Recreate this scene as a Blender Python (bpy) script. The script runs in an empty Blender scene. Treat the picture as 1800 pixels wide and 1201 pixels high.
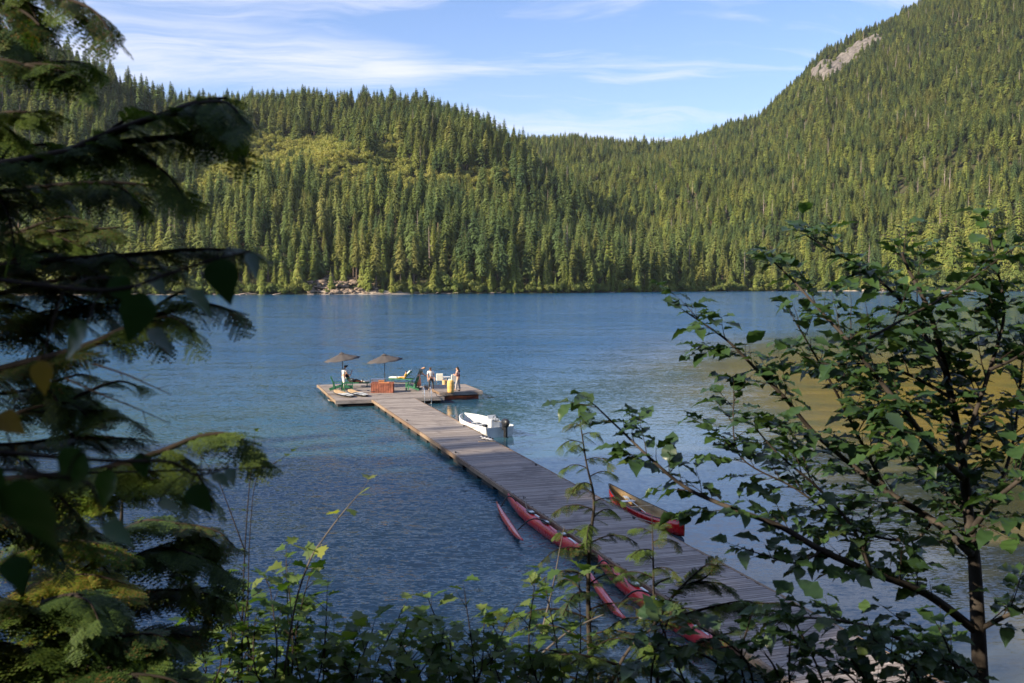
import bpy, math, random
import numpy as np
from mathutils import Vector, Matrix, noise as mnoise

random.seed(7)
rng = np.random.default_rng(11)
R = math.radians
SC = bpy.context.scene
COL = SC.collection

# ------------------------------------------------------------------ camera, world, sun, exposure
PITCH = R(3.55)
CAM = Vector((0.0, 0.0, 8.4))
cam_data = bpy.data.cameras.new('camera')
cam_data.lens = 35.0
cam_data.sensor_width = 36.0
cam_data.clip_start = 0.05
cam_data.clip_end = 12000.0
cam_data.dof.use_dof = True
cam_data.dof.focus_distance = 60.0
cam_data.dof.aperture_fstop = 7.1
cam = bpy.data.objects.new('camera', cam_data)
cam.location = CAM
cam.rotation_euler = (math.pi / 2 - PITCH, 0, 0)
COL.objects.link(cam)
SC.camera = cam

SUN_EL = R(27.0)
SUN_AZ = Vector((-0.87, -0.49, 0)).normalized()      # horizontal direction towards the sun
sun_dir = Vector((SUN_AZ.x * math.cos(SUN_EL), SUN_AZ.y * math.cos(SUN_EL), math.sin(SUN_EL)))
sun_data = bpy.data.lights.new('sun', 'SUN')
sun_data.energy = 5.0
sun_data.angle = R(0.53)
sun_data.color = (1.0, 0.87, 0.66)
sun = bpy.data.objects.new('sun', sun_data)
sun.rotation_euler = (-sun_dir).to_track_quat('-Z', 'Y').to_euler()
sun.location = (-40, -50, 60)
COL.objects.link(sun)

world = bpy.data.worlds.new('World')
SC.world = world
world.use_nodes = True


class NT:
    """small helper around a node tree"""
    def __init__(self, tree):
        self.t = tree
        self.n = tree.nodes
        self.l = tree.links

    def new(self, typ, **kw):
        nd = self.n.new(typ)
        for k, v in kw.items():
            setattr(nd, k, v)
        return nd

    def put(self, sock, v):
        if hasattr(v, 'is_linked') or isinstance(v, bpy.types.NodeSocket):
            self.l.new(v, sock)
        elif v is not None:
            try:
                sock.default_value = v
            except Exception:
                sock.default_value = tuple(v) + (1.0,)

    def math(self, op, a, b=None, c=None, clamp=False):
        nd = self.new('ShaderNodeMath', operation=op, use_clamp=clamp)
        self.put(nd.inputs[0], a)
        if b is not None:
            self.put(nd.inputs[1], b)
        if c is not None:
            self.put(nd.inputs[2], c)
        return nd.outputs[0]

    def vmath(self, op, a, b=None, scale=None):
        nd = self.new('ShaderNodeVectorMath', operation=op)
        self.put(nd.inputs[0], a)
        if b is not None:
            self.put(nd.inputs[1], b)
        if scale is not None:
            self.put(nd.inputs[3], scale)
        return nd.outputs[1] if op in ('DOT_PRODUCT', 'LENGTH') else nd.outputs[0]

    def mix(self, f, a, b, blend='MIX'):
        nd = self.new('ShaderNodeMix', data_type='RGBA', blend_type=blend)
        self.put(nd.inputs[0], f)
        self.put(nd.inputs[6], a)
        self.put(nd.inputs[7], b)
        return nd.outputs[2]

    def noise(self, vec, scale, detail=4.0, rough=0.5, dist=0.0, out=0):
        nd = self.new('ShaderNodeTexNoise')
        if vec is not None:
            self.put(nd.inputs['Vector'], vec)
        nd.inputs['Scale'].default_value = scale
        nd.inputs['Detail'].default_value = detail
        nd.inputs['Roughness'].default_value = rough
        nd.inputs['Distortion'].default_value = dist
        return nd.outputs[out]

    def range(self, v, a, b, c=0.0, d=1.0, smooth=True):
        nd = self.new('ShaderNodeMapRange')
        nd.interpolation_type = 'SMOOTHSTEP' if smooth else 'LINEAR'
        self.put(nd.inputs[0], v)
        for i, k in enumerate((a, b, c, d)):
            nd.inputs[i + 1].default_value = k
        return nd.outputs[0]

    def mapping(self, vec, loc=(0, 0, 0), rot=(0, 0, 0), scale=(1, 1, 1)):
        nd = self.new('ShaderNodeMapping')
        self.put(nd.inputs[0], vec)
        nd.inputs[1].default_value = loc
        nd.inputs[2].default_value = rot
        nd.inputs[3].default_value = scale
        return nd.outputs[0]


wt = NT(world.node_tree)
wt.n.clear()
sky = wt.new('ShaderNodeTexSky', sky_type='NISHITA', sun_disc=False)
sky.sun_elevation = SUN_EL
sky.sun_rotation = math.atan2(SUN_AZ.x, SUN_AZ.y)
sky.altitude = 200
sky.air_density = 1.0
sky.dust_density = 0.35
sky.ozone_density = 2.2
tc = wt.new('ShaderNodeTexCoord')
sep = wt.new('ShaderNodeSeparateXYZ')
wt.l.new(tc.outputs['Generated'], sep.inputs[0])
zc = wt.math('MAXIMUM', sep.outputs[2], 0.03)
zc = wt.math('ADD', zc, 0.12)
cx = wt.math('DIVIDE', sep.outputs[0], zc)
cy = wt.math('DIVIDE', sep.outputs[1], zc)
cmb = wt.new('ShaderNodeCombineXYZ')
wt.l.new(cx, cmb.inputs[0])
wt.l.new(cy, cmb.inputs[1])
P0 = cmb.outputs[0]
warp = wt.noise(P0, 0.9, 3, 0.6, out=1)
warp = wt.vmath('SCALE', wt.vmath('SUBTRACT', warp, (0.5, 0.5, 0.5)), scale=0.7)
P1 = wt.vmath('ADD', P0, warp)
m1 = wt.mapping(P1, (1.6, 0.3, 0), (0, 0, R(-14)), (0.42, 1.7, 1))
c1 = wt.noise(m1, 1.15, 9, 0.62, 0.3)
m2 = wt.mapping(P1, (5.1, 2.2, 0), (0, 0, R(-14)), (1.0, 3.2, 1))
c2 = wt.noise(m2, 1.6, 7, 0.65, 0.2)
cl = wt.math('ADD', wt.math('MULTIPLY', c1, 0.72), wt.math('MULTIPLY', c2, 0.28))
cl = wt.range(cl, 0.43, 0.68, 0.0, 0.72)
# a broad soft bank of cirrus to the left of the lake's axis
az_ = wt.math('DIVIDE', sep.outputs[0], wt.math('MAXIMUM', sep.outputs[1], 0.05))
el_ = wt.math('DIVIDE', sep.outputs[2], wt.math('MAXIMUM', sep.outputs[1], 0.05))
mid_ = wt.math('SUBTRACT', 0.205, wt.math('MULTIPLY', wt.math('ADD', az_, 0.06), 0.07))
wdt = wt.range(az_, -0.5, 0.1, 0.062, 0.018, False)
dd_ = wt.math('DIVIDE', wt.math('SUBTRACT', el_, mid_), wdt)
bk = wt.range(wt.math('ABSOLUTE', dd_), 0.0, 1.25, 1.0, 0.0)
bk = wt.math('MULTIPLY', bk, wt.range(az_, -0.9, -0.35, 0.0, 1.0))
bk = wt.math('MULTIPLY', bk, wt.range(az_, -0.12, 0.0, 1.0, 0.0))
bk = wt.math('MULTIPLY', bk, wt.range(wt.math('ADD', wt.math('MULTIPLY', c1, 0.5), wt.math('MULTIPLY', c2, 0.5)), 0.36, 0.62, 0.15, 0.85))
cl = wt.math('MAXIMUM', cl, bk)
hz = wt.range(sep.outputs[2], 0.0, 0.35, 0.30, 0.0)
cl = wt.math('MAXIMUM', cl, hz)
STR = 0.079
skyc = wt.mix(1.0, sky.outputs[0], (0.84, 0.97, 1.24, 1.0), 'MULTIPLY')
colr = wt.mix(cl, skyc, (6.3, 6.3, 7.2, 1.0))
bg = wt.new('ShaderNodeBackground')
wt.l.new(colr, bg.inputs[0])
bg.inputs[1].default_value = STR
wo = wt.new('ShaderNodeOutputWorld')
wt.l.new(bg.outputs[0], wo.inputs[0])

vs = SC.view_settings
vs.view_transform = 'Standard'
vs.look = 'None'
vs.exposure = 1.12
vs.gamma = 1.0
vs.use_curve_mapping = False
SC.cycles.use_denoising = True
SC.cycles.max_bounces = 6
SC.cycles.transparent_max_bounces = 8
SC.cycles.volume_bounces = 0
SC.cycles.sample_clamp_indirect = 6.0
SC.cycles.caustics_reflective = False
SC.cycles.caustics_refractive = False


# ------------------------------------------------------------------ pixel rays to places in the world
F = 1750.0


def ray(px, py):
    u = (px - 900.0) / F
    v = (600.5 - py) / F
    return Vector((u, math.cos(PITCH) + v * math.sin(PITCH), -math.sin(PITCH) + v * math.cos(PITCH)))


def on_z(px, py, z=0.0):
    d = ray(px, py)
    return CAM + d * ((z - CAM.z) / d.z)


def at_y(px, py, y):
    d = ray(px, py)
    return CAM + d * (y / d.y)


# ------------------------------------------------------------------ object helpers
def link(o, parent=None):
    COL.objects.link(o)
    if parent is not None:
        o.parent = parent
    return o


def empty(name, loc=(0, 0, 0), rz=0.0):
    o = bpy.data.objects.new(name, None)
    o.empty_display_size = 0.2
    o.location = loc
    o.rotation_euler = (0, 0, rz)
    return link(o)


def tag(o, label=None, cat=None, group=None, kind=None):
    if label:
        o['label'] = label
    if cat:
        o['category'] = cat
    if group:
        o['group'] = group
    if kind:
        o['kind'] = kind
    return o


def mesh_np(name, V, Fa, mat, smooth=False):
    """mesh from a vertex array and a face array (all faces alike in size)"""
    V = np.asarray(V, dtype=np.float32)
    Fa = np.asarray(Fa, dtype=np.int32)
    me = bpy.data.meshes.new(name)
    me.vertices.add(len(V))
    me.vertices.foreach_set('co', V.ravel())
    k = Fa.shape[1]
    me.loops.add(Fa.size)
    me.loops.foreach_set('vertex_index', Fa.ravel())
    me.polygons.add(len(Fa))
    me.polygons.foreach_set('loop_start', np.arange(0, Fa.size, k, dtype=np.int32))
    me.polygons.foreach_set('loop_total', np.full(len(Fa), k, dtype=np.int32))
    if smooth:
        me.polygons.foreach_set('use_smooth', np.ones(len(Fa), dtype=bool))
    me.update(calc_edges=True)
    if mat is not None:
        me.materials.append(mat)
    return me


def obj(name, me, parent=None, loc=None):
    o = bpy.data.objects.new(name, me)
    if loc is not None:
        o.location = loc
    return link(o, parent)


class MB:
    """collects simple solids and links them as one mesh"""
    def __init__(self):
        self.v = []
        self.f = []

    def add(self, vs_, fs_, M=None):
        b = len(self.v)
        for p in vs_:
            p = Vector(p)
            if M is not None:
                p = M @ p
            self.v.append(tuple(p))
        for f in fs_:
            self.f.append(tuple(i + b for i in f))
        return self

    def box(self, c, s, M=None, rz=0.0, rx=0.0, ry=0.0):
        x, y, z = s[0] / 2, s[1] / 2, s[2] / 2
        T = Matrix.Translation(c) @ Matrix.Rotation(rz, 4, 'Z') @ Matrix.Rotation(ry, 4, 'Y') @ Matrix.Rotation(rx, 4, 'X')
        if M is not None:
            T = M @ T
        vs_ = [(-x, -y, -z), (x, -y, -z), (x, y, -z), (-x, y, -z), (-x, -y, z), (x, -y, z), (x, y, z), (-x, y, z)]
        return self.add(vs_, [(0, 3, 2, 1), (4, 5, 6, 7), (0, 1, 5, 4), (1, 2, 6, 5), (2, 3, 7, 6), (3, 0, 4, 7)], T)

    def beam(self, a, b, w, h):
        """a box of section w x h from a to b"""
        a, b = Vector(a), Vector(b)
        d = b - a
        q = d.to_track_quat('X', 'Z').to_matrix().to_4x4()
        return self.box((0, 0, 0), (d.length, w, h), Matrix.Translation((a + b) / 2) @ q)

    def tube(self, pts, rad, n=6, caps=True):
        pts = [Vector(p) for p in pts]
        if not hasattr(rad, '__len__'):
            rad = [rad] * len(pts)
        b = len(self.v)
        prev = None
        for i, p in enumerate(pts):
            if i == 0:
                t = pts[1] - p
            elif i == len(pts) - 1:
                t = p - pts[i - 1]
            else:
                t = pts[i + 1] - pts[i - 1]
            t.normalize()
            if prev is None:
                a = t.orthogonal().normalized()
            else:
                a = (prev - t * prev.dot(t))
                a = a.normalized() if a.length > 1e-6 else t.orthogonal().normalized()
            prev = a
            c = t.cross(a)
            for k in range(n):
                an = 2 * math.pi * k / n
                self.v.append(tuple(p + (a * math.cos(an) + c * math.sin(an)) * rad[i]))
        for i in range(len(pts) - 1):
            for k in range(n):
                k2 = (k + 1) % n
                self.f.append((b + i * n + k, b + i * n + k2, b + (i + 1) * n + k2, b + (i + 1) * n + k))
        if caps:
            self.f.append(tuple(b + k for k in reversed(range(n))))
            self.f.append(tuple(b + (len(pts) - 1) * n + k for k in range(n)))
        return self

    def lathe(self, prof, n=16, c=(0, 0, 0)):
        b = len(self.v)
        for r_, z in prof:
            for k in range(n):
                an = 2 * math.pi * k / n
                self.v.append((c[0] + r_ * math.cos(an), c[1] + r_ * math.sin(an), c[2] + z))
        for i in range(len(prof) - 1):
            for k in range(n):
                k2 = (k + 1) % n
                self.f.append((b + i * n + k, b + i * n + k2, b + (i + 1) * n + k2, b + (i + 1) * n + k))
        self.f.append(tuple(b + k for k in reversed(range(n))))
        self.f.append(tuple(b + (len(prof) - 1) * n + k for k in range(n)))
        return self

    def mesh(self, name, mat, smooth=False):
        me = bpy.data.meshes.new(name)
        me.from_pydata(self.v, [], self.f)
        if mat is not None:
            me.materials.append(mat)
        if smooth:
            me.polygons.foreach_set('use_smooth', [True] * len(me.polygons))
        me.update()
        return me

    def build(self, name, mat, parent=None, smooth=False, bevel=0.0, loc=None):
        o = obj(name, self.mesh(name, mat, smooth), parent, loc)
        if bevel:
            m = o.modifiers.new('bevel', 'BEVEL')
            m.width = bevel
            m.segments = 2
        return o


# ------------------------------------------------------------------ materials
MATS = {}


def new_mat(name):
    m = bpy.data.materials.new(name)
    m.use_nodes = True
    t = NT(m.node_tree)
    t.n.clear()
    MATS[name] = m
    return m, t


def out(t, sh):
    o = t.new('ShaderNodeOutputMaterial')
    t.l.new(sh, o.inputs[0])
    return o


def bsdf(t, col, rough=0.6, spec=0.5, metal=0.0, normal=None, coat=0.0):
    b = t.new('ShaderNodeBsdfPrincipled')
    t.put(b.inputs['Base Color'], col if not isinstance(col, tuple) or len(col) == 4 else col + (1.0,))
    t.put(b.inputs['Roughness'], rough)
    b.inputs['Specular IOR Level'].default_value = spec
    b.inputs['Metallic'].default_value = metal
    b.inputs['Coat Weight'].default_value = coat
    if normal is not None:
        t.l.new(normal, b.inputs['Normal'])
    return b


def bump(t, h, strength=0.3, dist=0.02):
    b = t.new('ShaderNodeBump')
    b.inputs['Strength'].default_value = strength
    b.inputs['Distance'].default_value = dist
    t.l.new(h, b.inputs['Height'])
    return b.outputs[0]


def plain(name, col, rough=0.5, spec=0.5, metal=0.0, var=0.15, scale=6.0, coat=0.0, bmp=0.15):
    """a paint, cloth or plastic with mild uneven tone and relief"""
    m, t = new_mat(name)
    g = t.new('ShaderNodeTexCoord').outputs['Object']
    n = t.noise(g, scale, 5, 0.6)
    dark = tuple(c * (1 - var * 1.6) for c in col) + (1,)
    light = tuple(min(1, c * (1 + var)) for c in col) + (1,)
    c = t.mix(t.range(n, 0.3, 0.7), dark, light)
    r_ = t.range(n, 0.2, 0.8, max(0.02, rough - 0.08), min(1, rough + 0.1))
    out(t, bsdf(t, c, r_, spec, metal, bump(t, n, bmp, 0.01) if bmp else None, coat).outputs[0])
    return m


def foliage(name, cols, rough=0.6, trans=0.25, spec=0.3, tcol=None, island=True, big=0.0):
    """leaves or needles: tone differs by piece and by tree; some light passes through"""
    m, t = new_mat(name)
    oi = t.new('ShaderNodeObjectInfo')
    geo = t.new('ShaderNodeNewGeometry')
    r1 = oi.outputs['Random']
    r2 = geo.outputs['Random Per Island'] if island else r1
    if big:
        pn = t.range(t.noise(geo.outputs['Position'], big, 3, 0.6), 0.36, 0.64)
        f = t.math('ADD', t.math('MULTIPLY', r1, 0.50), t.math('ADD', t.math('MULTIPLY', r2, 0.18), t.math('MULTIPLY', pn, 0.36)), clamp=True)
    else:
        f = t.math('FRACT', t.math('ADD', r1, t.math('MULTIPLY', r2, 0.4)))
    cr = t.new('ShaderNodeValToRGB')
    cr.color_ramp.interpolation = 'LINEAR'
    els = cr.color_ramp.elements
    while len(els) < len(cols):
        els.new(0.5)
    for i, c in enumerate(cols):
        els[i].position = i / (len(cols) - 1)
        els[i].color = tuple(c) + (1,)
    t.l.new(f, cr.inputs[0])
    c = cr.outputs[0]
    b = bsdf(t, c, rough, spec)
    tr = t.new('ShaderNodeBsdfTranslucent')
    tc2 = t.mix(1.0, c, (tcol or (1.6, 1.7, 0.7)) + (1,), 'MULTIPLY')
    t.l.new(tc2, tr.inputs[0])
    mx = t.new('ShaderNodeMixShader')
    mx.inputs[0].default_value = trans
    t.l.new(b.outputs[0], mx.inputs[1])
    t.l.new(tr.outputs[0], mx.inputs[2])
    out(t, mx.outputs[0])
    return m


# ------------------------------------------------------------------ water
def water_material():
    m, t = new_mat('lake_water')
    pos = t.new('ShaderNodeNewGeometry').outputs['Position']
    sp = t.new('ShaderNodeSeparateXYZ')
    t.l.new(pos, sp.inputs[0])
    X, Y = sp.outputs[0], sp.outputs[1]
    # the surface normal is made of wave slopes, so that far water keeps its roughness
    mA = t.mapping(pos, rot=(0, 0, R(20)), scale=(0.55, 1.6, 1))
    wA = t.vmath('SUBTRACT', t.noise(mA, 2.3, 4, 0.6, 0.5, out=1), (0.5, 0.5, 0.5))
    mB = t.mapping(pos, rot=(0, 0, R(-25)), scale=(0.55, 1.6, 1))
    wB = t.vmath('SUBTRACT', t.noise(mB, 9.0, 3, 0.6, 0.4, out=1), (0.5, 0.5, 0.5))
    mC = t.mapping(pos, rot=(0, 0, R(10)), scale=(0.6, 1.3, 1))
    wC = t.vmath('SUBTRACT', t.noise(mC, 0.22, 2, 0.5, 0.3, out=1), (0.5, 0.5, 0.5))
    # wind: the lee side right of the dock is calmer
    side = t.math('ADD', X, t.math('MULTIPLY', Y, 0.33))
    lee = t.range(side, 11.0, 16.0, 1.0, 0.0)
    farw = t.range(t.math('SUBTRACT', Y, t.math('MULTIPLY', X, 1.6)), 60.0, 125.0, 0.0, 1.0)
    calm = t.math('MAXIMUM', lee, farw)
    patch = t.range(t.noise(t.mapping(pos, scale=(0.4, 1, 1)), 0.035, 3, 0.6, 0.5), 0.35, 0.65, 0.72, 1.18)
    amp = t.math('MULTIPLY', t.range(calm, 0, 1, 0.13, 1.05, False), patch)
    s = t.vmath('ADD', t.vmath('SCALE', wA, scale=0.72), t.vmath('SCALE', wB, scale=1.3))
    s = t.vmath('ADD', s, t.vmath('SCALE', wC, scale=0.25))
    s = t.vmath('SCALE', s, scale=amp)
    s = t.vmath('MULTIPLY', s, (1, 1, 0))
    s = t.vmath('ADD', s, t.vmath('SCALE', (0.0, -0.075, 0.0), scale=amp))
    nrm = t.vmath('NORMALIZE', t.vmath('ADD', s, (0, 0, 1)))
    # what the water itself scatters: deep blue green, greener over the shelf, sand on the right
    nz = t.noise(pos, 0.06, 4, 0.6, 0.4)
    wob = t.math('MULTIPLY', t.math('SUBTRACT', nz, 0.5), 14.0)
    e = t.math('ADD', t.math('SUBTRACT', X, t.math('MULTIPLY', Y, 0.085)), wob)
    sand = t.range(e, -4.0, 24.0)
    sand = t.math('MULTIPLY', sand, t.range(Y, 75.0, 170.0, 1.0, 0.0))
    shelf = t.math('MULTIPLY', t.range(Y, 40.0, 120.0, 1.0, 0.0), t.range(nz, 0.3, 0.7, 0.5, 1.0))
    deep = (0.003, 0.060, 0.150, 1)
    c = t.mix(shelf, deep, (0.035, 0.085, 0.095, 1))
    mot = t.range(t.noise(t.mapping(pos, rot=(0, 0, R(30)), scale=(0.5, 1.2, 1)), 0.55, 6, 0.65, 0.8), 0.35, 0.65)
    bed = t.mix(mot, (0.150, 0.098, 0.022, 1), (0.250, 0.165, 0.034, 1))
    bed = t.mix(t.range(t.noise(pos, 0.16, 4, 0.6), 0.5, 0.68), bed, (0.105, 0.088, 0.028, 1))
    c = t.mix(sand, c, bed)
    b = bsdf(t, c, 0.06, 0.5, 0.0, nrm)
    b.inputs['IOR'].default_value = 1.37
    out(t, b.outputs[0])
    return m


me = mesh_np('lake', [(-1600, -20, 0), (1600, -20, 0), (1600, 1500, 0), (-1600, 1500, 0)], [(0, 1, 2, 3)], water_material())
lake = tag(obj('lake', me), kind='structure')

# ------------------------------------------------------------------ far hills
def interp(tab, x):
    xs_, ys_ = zip(*tab)
    return np.interp(x, xs_, ys_)


SHORE = [(-900, 520), (150, 548), (430, 560), (560, 566), (660, 574), (850, 600), (1000, 628), (1200, 700), (1400, 742), (1800, 720), (2700, 600)]
SIL_A = [(-900, -60), (-300, -30), (0, 30), (60, 48), (92, 62), (167, 96), (233, 128), (275, 152), (310, 163), (345, 166), (400, 168), (478, 160), (520, 157), (580, 152), (660, 156),
         (740, 168), (800, 184), (850, 206), (900, 230), (960, 268), (1040, 330), (1120, 395), (1200, 450), (1280, 490), (1400, 500), (2700, 500)]
DR_A = [(-900, 1000), (0, 1030), (310, 1080), (345, 1250), (480, 1330), (700, 1300), (900, 1130), (1040, 960), (1200, 840), (1300, 800), (2700, 800)]
SIL_B = [(-900, 300), (600, 260), (860, 236), (930, 236), (1000, 236), (1060, 240), (1150, 244), (1220, 232), (1270, 214), (1330, 199), (1360, 166), (1400, 124),
         (1440, 80), (1500, 50), (1550, 31), (1600, 2), (1650, -40), (1700, -80), (1800, -140), (2100, -260), (2700, -300)]
DR_B = [(-900, 2000), (860, 2000), (1150, 2000), (1300, 2050), (1500, 2150), (1800, 2300), (2700, 2400)]


def elev(py):
    v = (600.5 - py) / F
    return (-math.sin(PITCH) + v * math.cos(PITCH)) / (math.cos(PITCH) + v * math.sin(PITCH))


def terrain_z(px, D):
    """height of the hills at azimuth px (arrays) and distance D"""
    ds = interp(SHORE, px)
    zA = 8.4 + interp(DR_A, px) * elev(interp(SIL_A, px)) - 25
    zB = 8.4 + interp(DR_B, px) * elev(interp(SIL_B, px)) - 20
    rA, rB = interp(DR_A, px), interp(DR_B, px)
    tA = (D - ds) / (rA - ds)
    tB = (D - ds) / (rB - ds)
    hA = np.where(tA < 1, np.maximum(zA, 0) * np.power(np.clip(tA, 0, 1), 0.92), zA - (D - rA) * 0.45)
    hB = np.where(tB < 1, np.maximum(zB, 0) * np.power(np.clip(tB, 0, 1), 1.12), zB - (D - rB) * 0.45)
    return np.maximum(np.maximum(hA, hB), 0.0), tA, tB, ds


def wob(x, y):
    """gullies and knolls"""
    v = 26 * mnoise.noise((x / 150, y / 260, 1.3)) + 13 * mnoise.noise((x / 60, y / 110, 4.1)) + 3 * mnoise.noise((x / 24, y / 30, 2.2))
    return v


def ground_h(px, D):
    """full height at one azimuth and distance (scalars); x = D*(px-900)/F"""
    x = D * (px - 900) / F
    z, tA, tB, ds = terrain_z(np.array([px]), np.array([D]))
    ramp = min(1.0, max(0.0, (D - ds[0]) / 120.0))
    ridge = math.exp(-((tA[0] - 1) / .16) ** 2) if z[0] > 30 and tA[0] < 1.3 else 0.0
    ridge = max(ridge, math.exp(-((tB[0] - 1) / .12) ** 2))
    zz = z[0] + wob(x, D) * ramp * (1 - .75 * ridge) + 1.5 * min(1, max(0, (D - ds[0]) / 10))
    if D < ds[0]:
        zz = -(ds[0] - D) * 0.12
    return zz


def px_mask(px, py, blobs):
    for cx_, cy_, rx_, ry_, rot_ in blobs:
        dx, dy = px - cx_, py - cy_
        c, s = math.cos(rot_), math.sin(rot_)
        a, b = (dx * c + dy * s) / rx_, (-dx * s + dy * c) / ry_
        if a * a + b * b < 1:
            return True
    return False


def view_px(x, y, z):
    d = Vector((x, y, z)) - CAM
    u = d.x
    f_ = d.y * math.cos(PITCH) - d.z * math.sin(PITCH)
    up = d.y * math.sin(PITCH) + d.z * math.cos(PITCH)
    return 900 + F * u / f_, 600.5 - F * up / f_


CLIFF = [(1490, 104, 70, 14, -0.62), (1450, 124, 30, 16, -0.5), (1530, 76, 26, 9, -0.5)]
OUTCROP = [(605, 503, 60, 14, 0.0), (570, 498, 22, 18, 0.2)]

cols_px = np.concatenate([np.arange(-900, -60, 30), np.arange(-60, 1860, 6), np.arange(1860, 2701, 30)])
rows_s = np.concatenate([np.linspace(-0.05, 0.2, 26)[:-1], np.linspace(0.2, 1.35, 95)])
TV, rockv = [], []
for s_ in rows_s:
    for px in cols_px:
        ds = float(interp(SHORE, px))
        rb = float(max(interp(DR_B, px), interp(DR_A, px)))
        D = ds + (rb - ds) * s_
        x = D * (px - 900) / F
        z = ground_h(px, D)
        vx, vy = view_px(x, D, max(z, 0.5))
        rk = 0.0
        if 1380 < vx < 1600 and 30 < vy < 150:
            k = min((((vx - c[0]) * math.cos(c[4]) + (vy - c[1]) * math.sin(c[4])) / c[2]) ** 2 + ((-(vx - c[0]) * math.sin(c[4]) + (vy - c[1]) * math.cos(c[4])) / c[3]) ** 2 for c in CLIFF)
            if k < 1.1:
                rk = 1.0
                z += 10 * (1 - k / 1.1) + 9 * mnoise.noise((x / 16, D / 40, 3)) + 5 * abs(mnoise.noise((x / 7, D / 20, 8)))
        TV.append((x, D, z))
        rockv.append(rk)
nc, nr = len(cols_px), len(rows_s)
idx = np.arange(nc * nr).reshape(nr, nc)
TF = np.stack([idx[:-1, :-1], idx[:-1, 1:], idx[1:, 1:], idx[1:, :-1]], axis=-1).reshape(-1, 4)

m, t = new_mat('forest_floor')
pos = t.new('ShaderNodeNewGeometry').outputs['Position']
n1 = t.noise(pos, 0.05, 6, 0.65)
cfl = t.mix(t.range(n1, 0.35, 0.65), (0.045, 0.048, 0.022, 1), (0.085, 0.070, 0.040, 1))
cfl = t.mix(t.range(t.noise(pos, 0.35, 4, 0.6), 0.45, 0.7), cfl, (0.055, 0.075, 0.025, 1))
at = t.new('ShaderNodeAttribute', attribute_name='rock')
strat = t.noise(t.mapping(pos, rot=(0.3, 0.5, 0.4), scale=(1, 1, 0.35)), 0.12, 8, 0.7, 1.2)
rock = t.mix(t.range(strat, 0.35, 0.62), (0.08, 0.070, 0.062, 1), (0.23, 0.20, 0.18, 1))
cfl = t.mix(t.range(at.outputs['Fac'], 0.25, 0.6), cfl, rock)
nb = t.new('ShaderNodeBump')
nb.inputs['Strength'].default_value = 0.8
nb.inputs['Distance'].default_value = 4.0
t.l.new(strat, nb.inputs['Height'])
out(t, bsdf(t, cfl, 0.9, 0.15, 0, nb.outputs[0]).outputs[0])
me = mesh_np('hills', TV, TF, m, smooth=True)
a_ = me.attributes.new('rock', 'FLOAT', 'POINT')
a_.data.foreach_set('value', np.array(rockv, dtype=np.float32))
tag(obj('hills', me), kind='structure')

# ------------------------------------------------------------------ conifers and broadleaf trees of the far shore
M_fir = foliage('fir_needles', [(0.050, 0.085, 0.034), (0.070, 0.110, 0.038), (0.105, 0.142, 0.039), (0.150, 0.168, 0.045), (0.215, 0.200, 0.056)], 0.7, 0.18, 0.25, island=True, big=0.012)
M_cedar = foliage('cedar_scales', [(0.130, 0.170, 0.036), (0.175, 0.205, 0.042), (0.215, 0.215, 0.050)], 0.7, 0.2, 0.25)
M_broad = foliage('broadleaf_leaves', [(0.21, 0.235, 0.055), (0.28, 0.275, 0.068), (0.32, 0.28, 0.078)], 0.6, 0.3, 0.3)
M_brush = foliage('shore_brush_leaves', [(0.12, 0.16, 0.04), (0.16, 0.19, 0.045), (0.19, 0.19, 0.05)], 0.6, 0.3, 0.3)
M_dead = plain('dead_wood', (0.34, 0.27, 0.23), 0.85, 0.2, var=0.2, scale=0.8, bmp=0)
M_bark = plain('conifer_bark', (0.16, 0.115, 0.085), 0.9, 0.15, var=0.3, scale=1.4, bmp=0)


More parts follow.
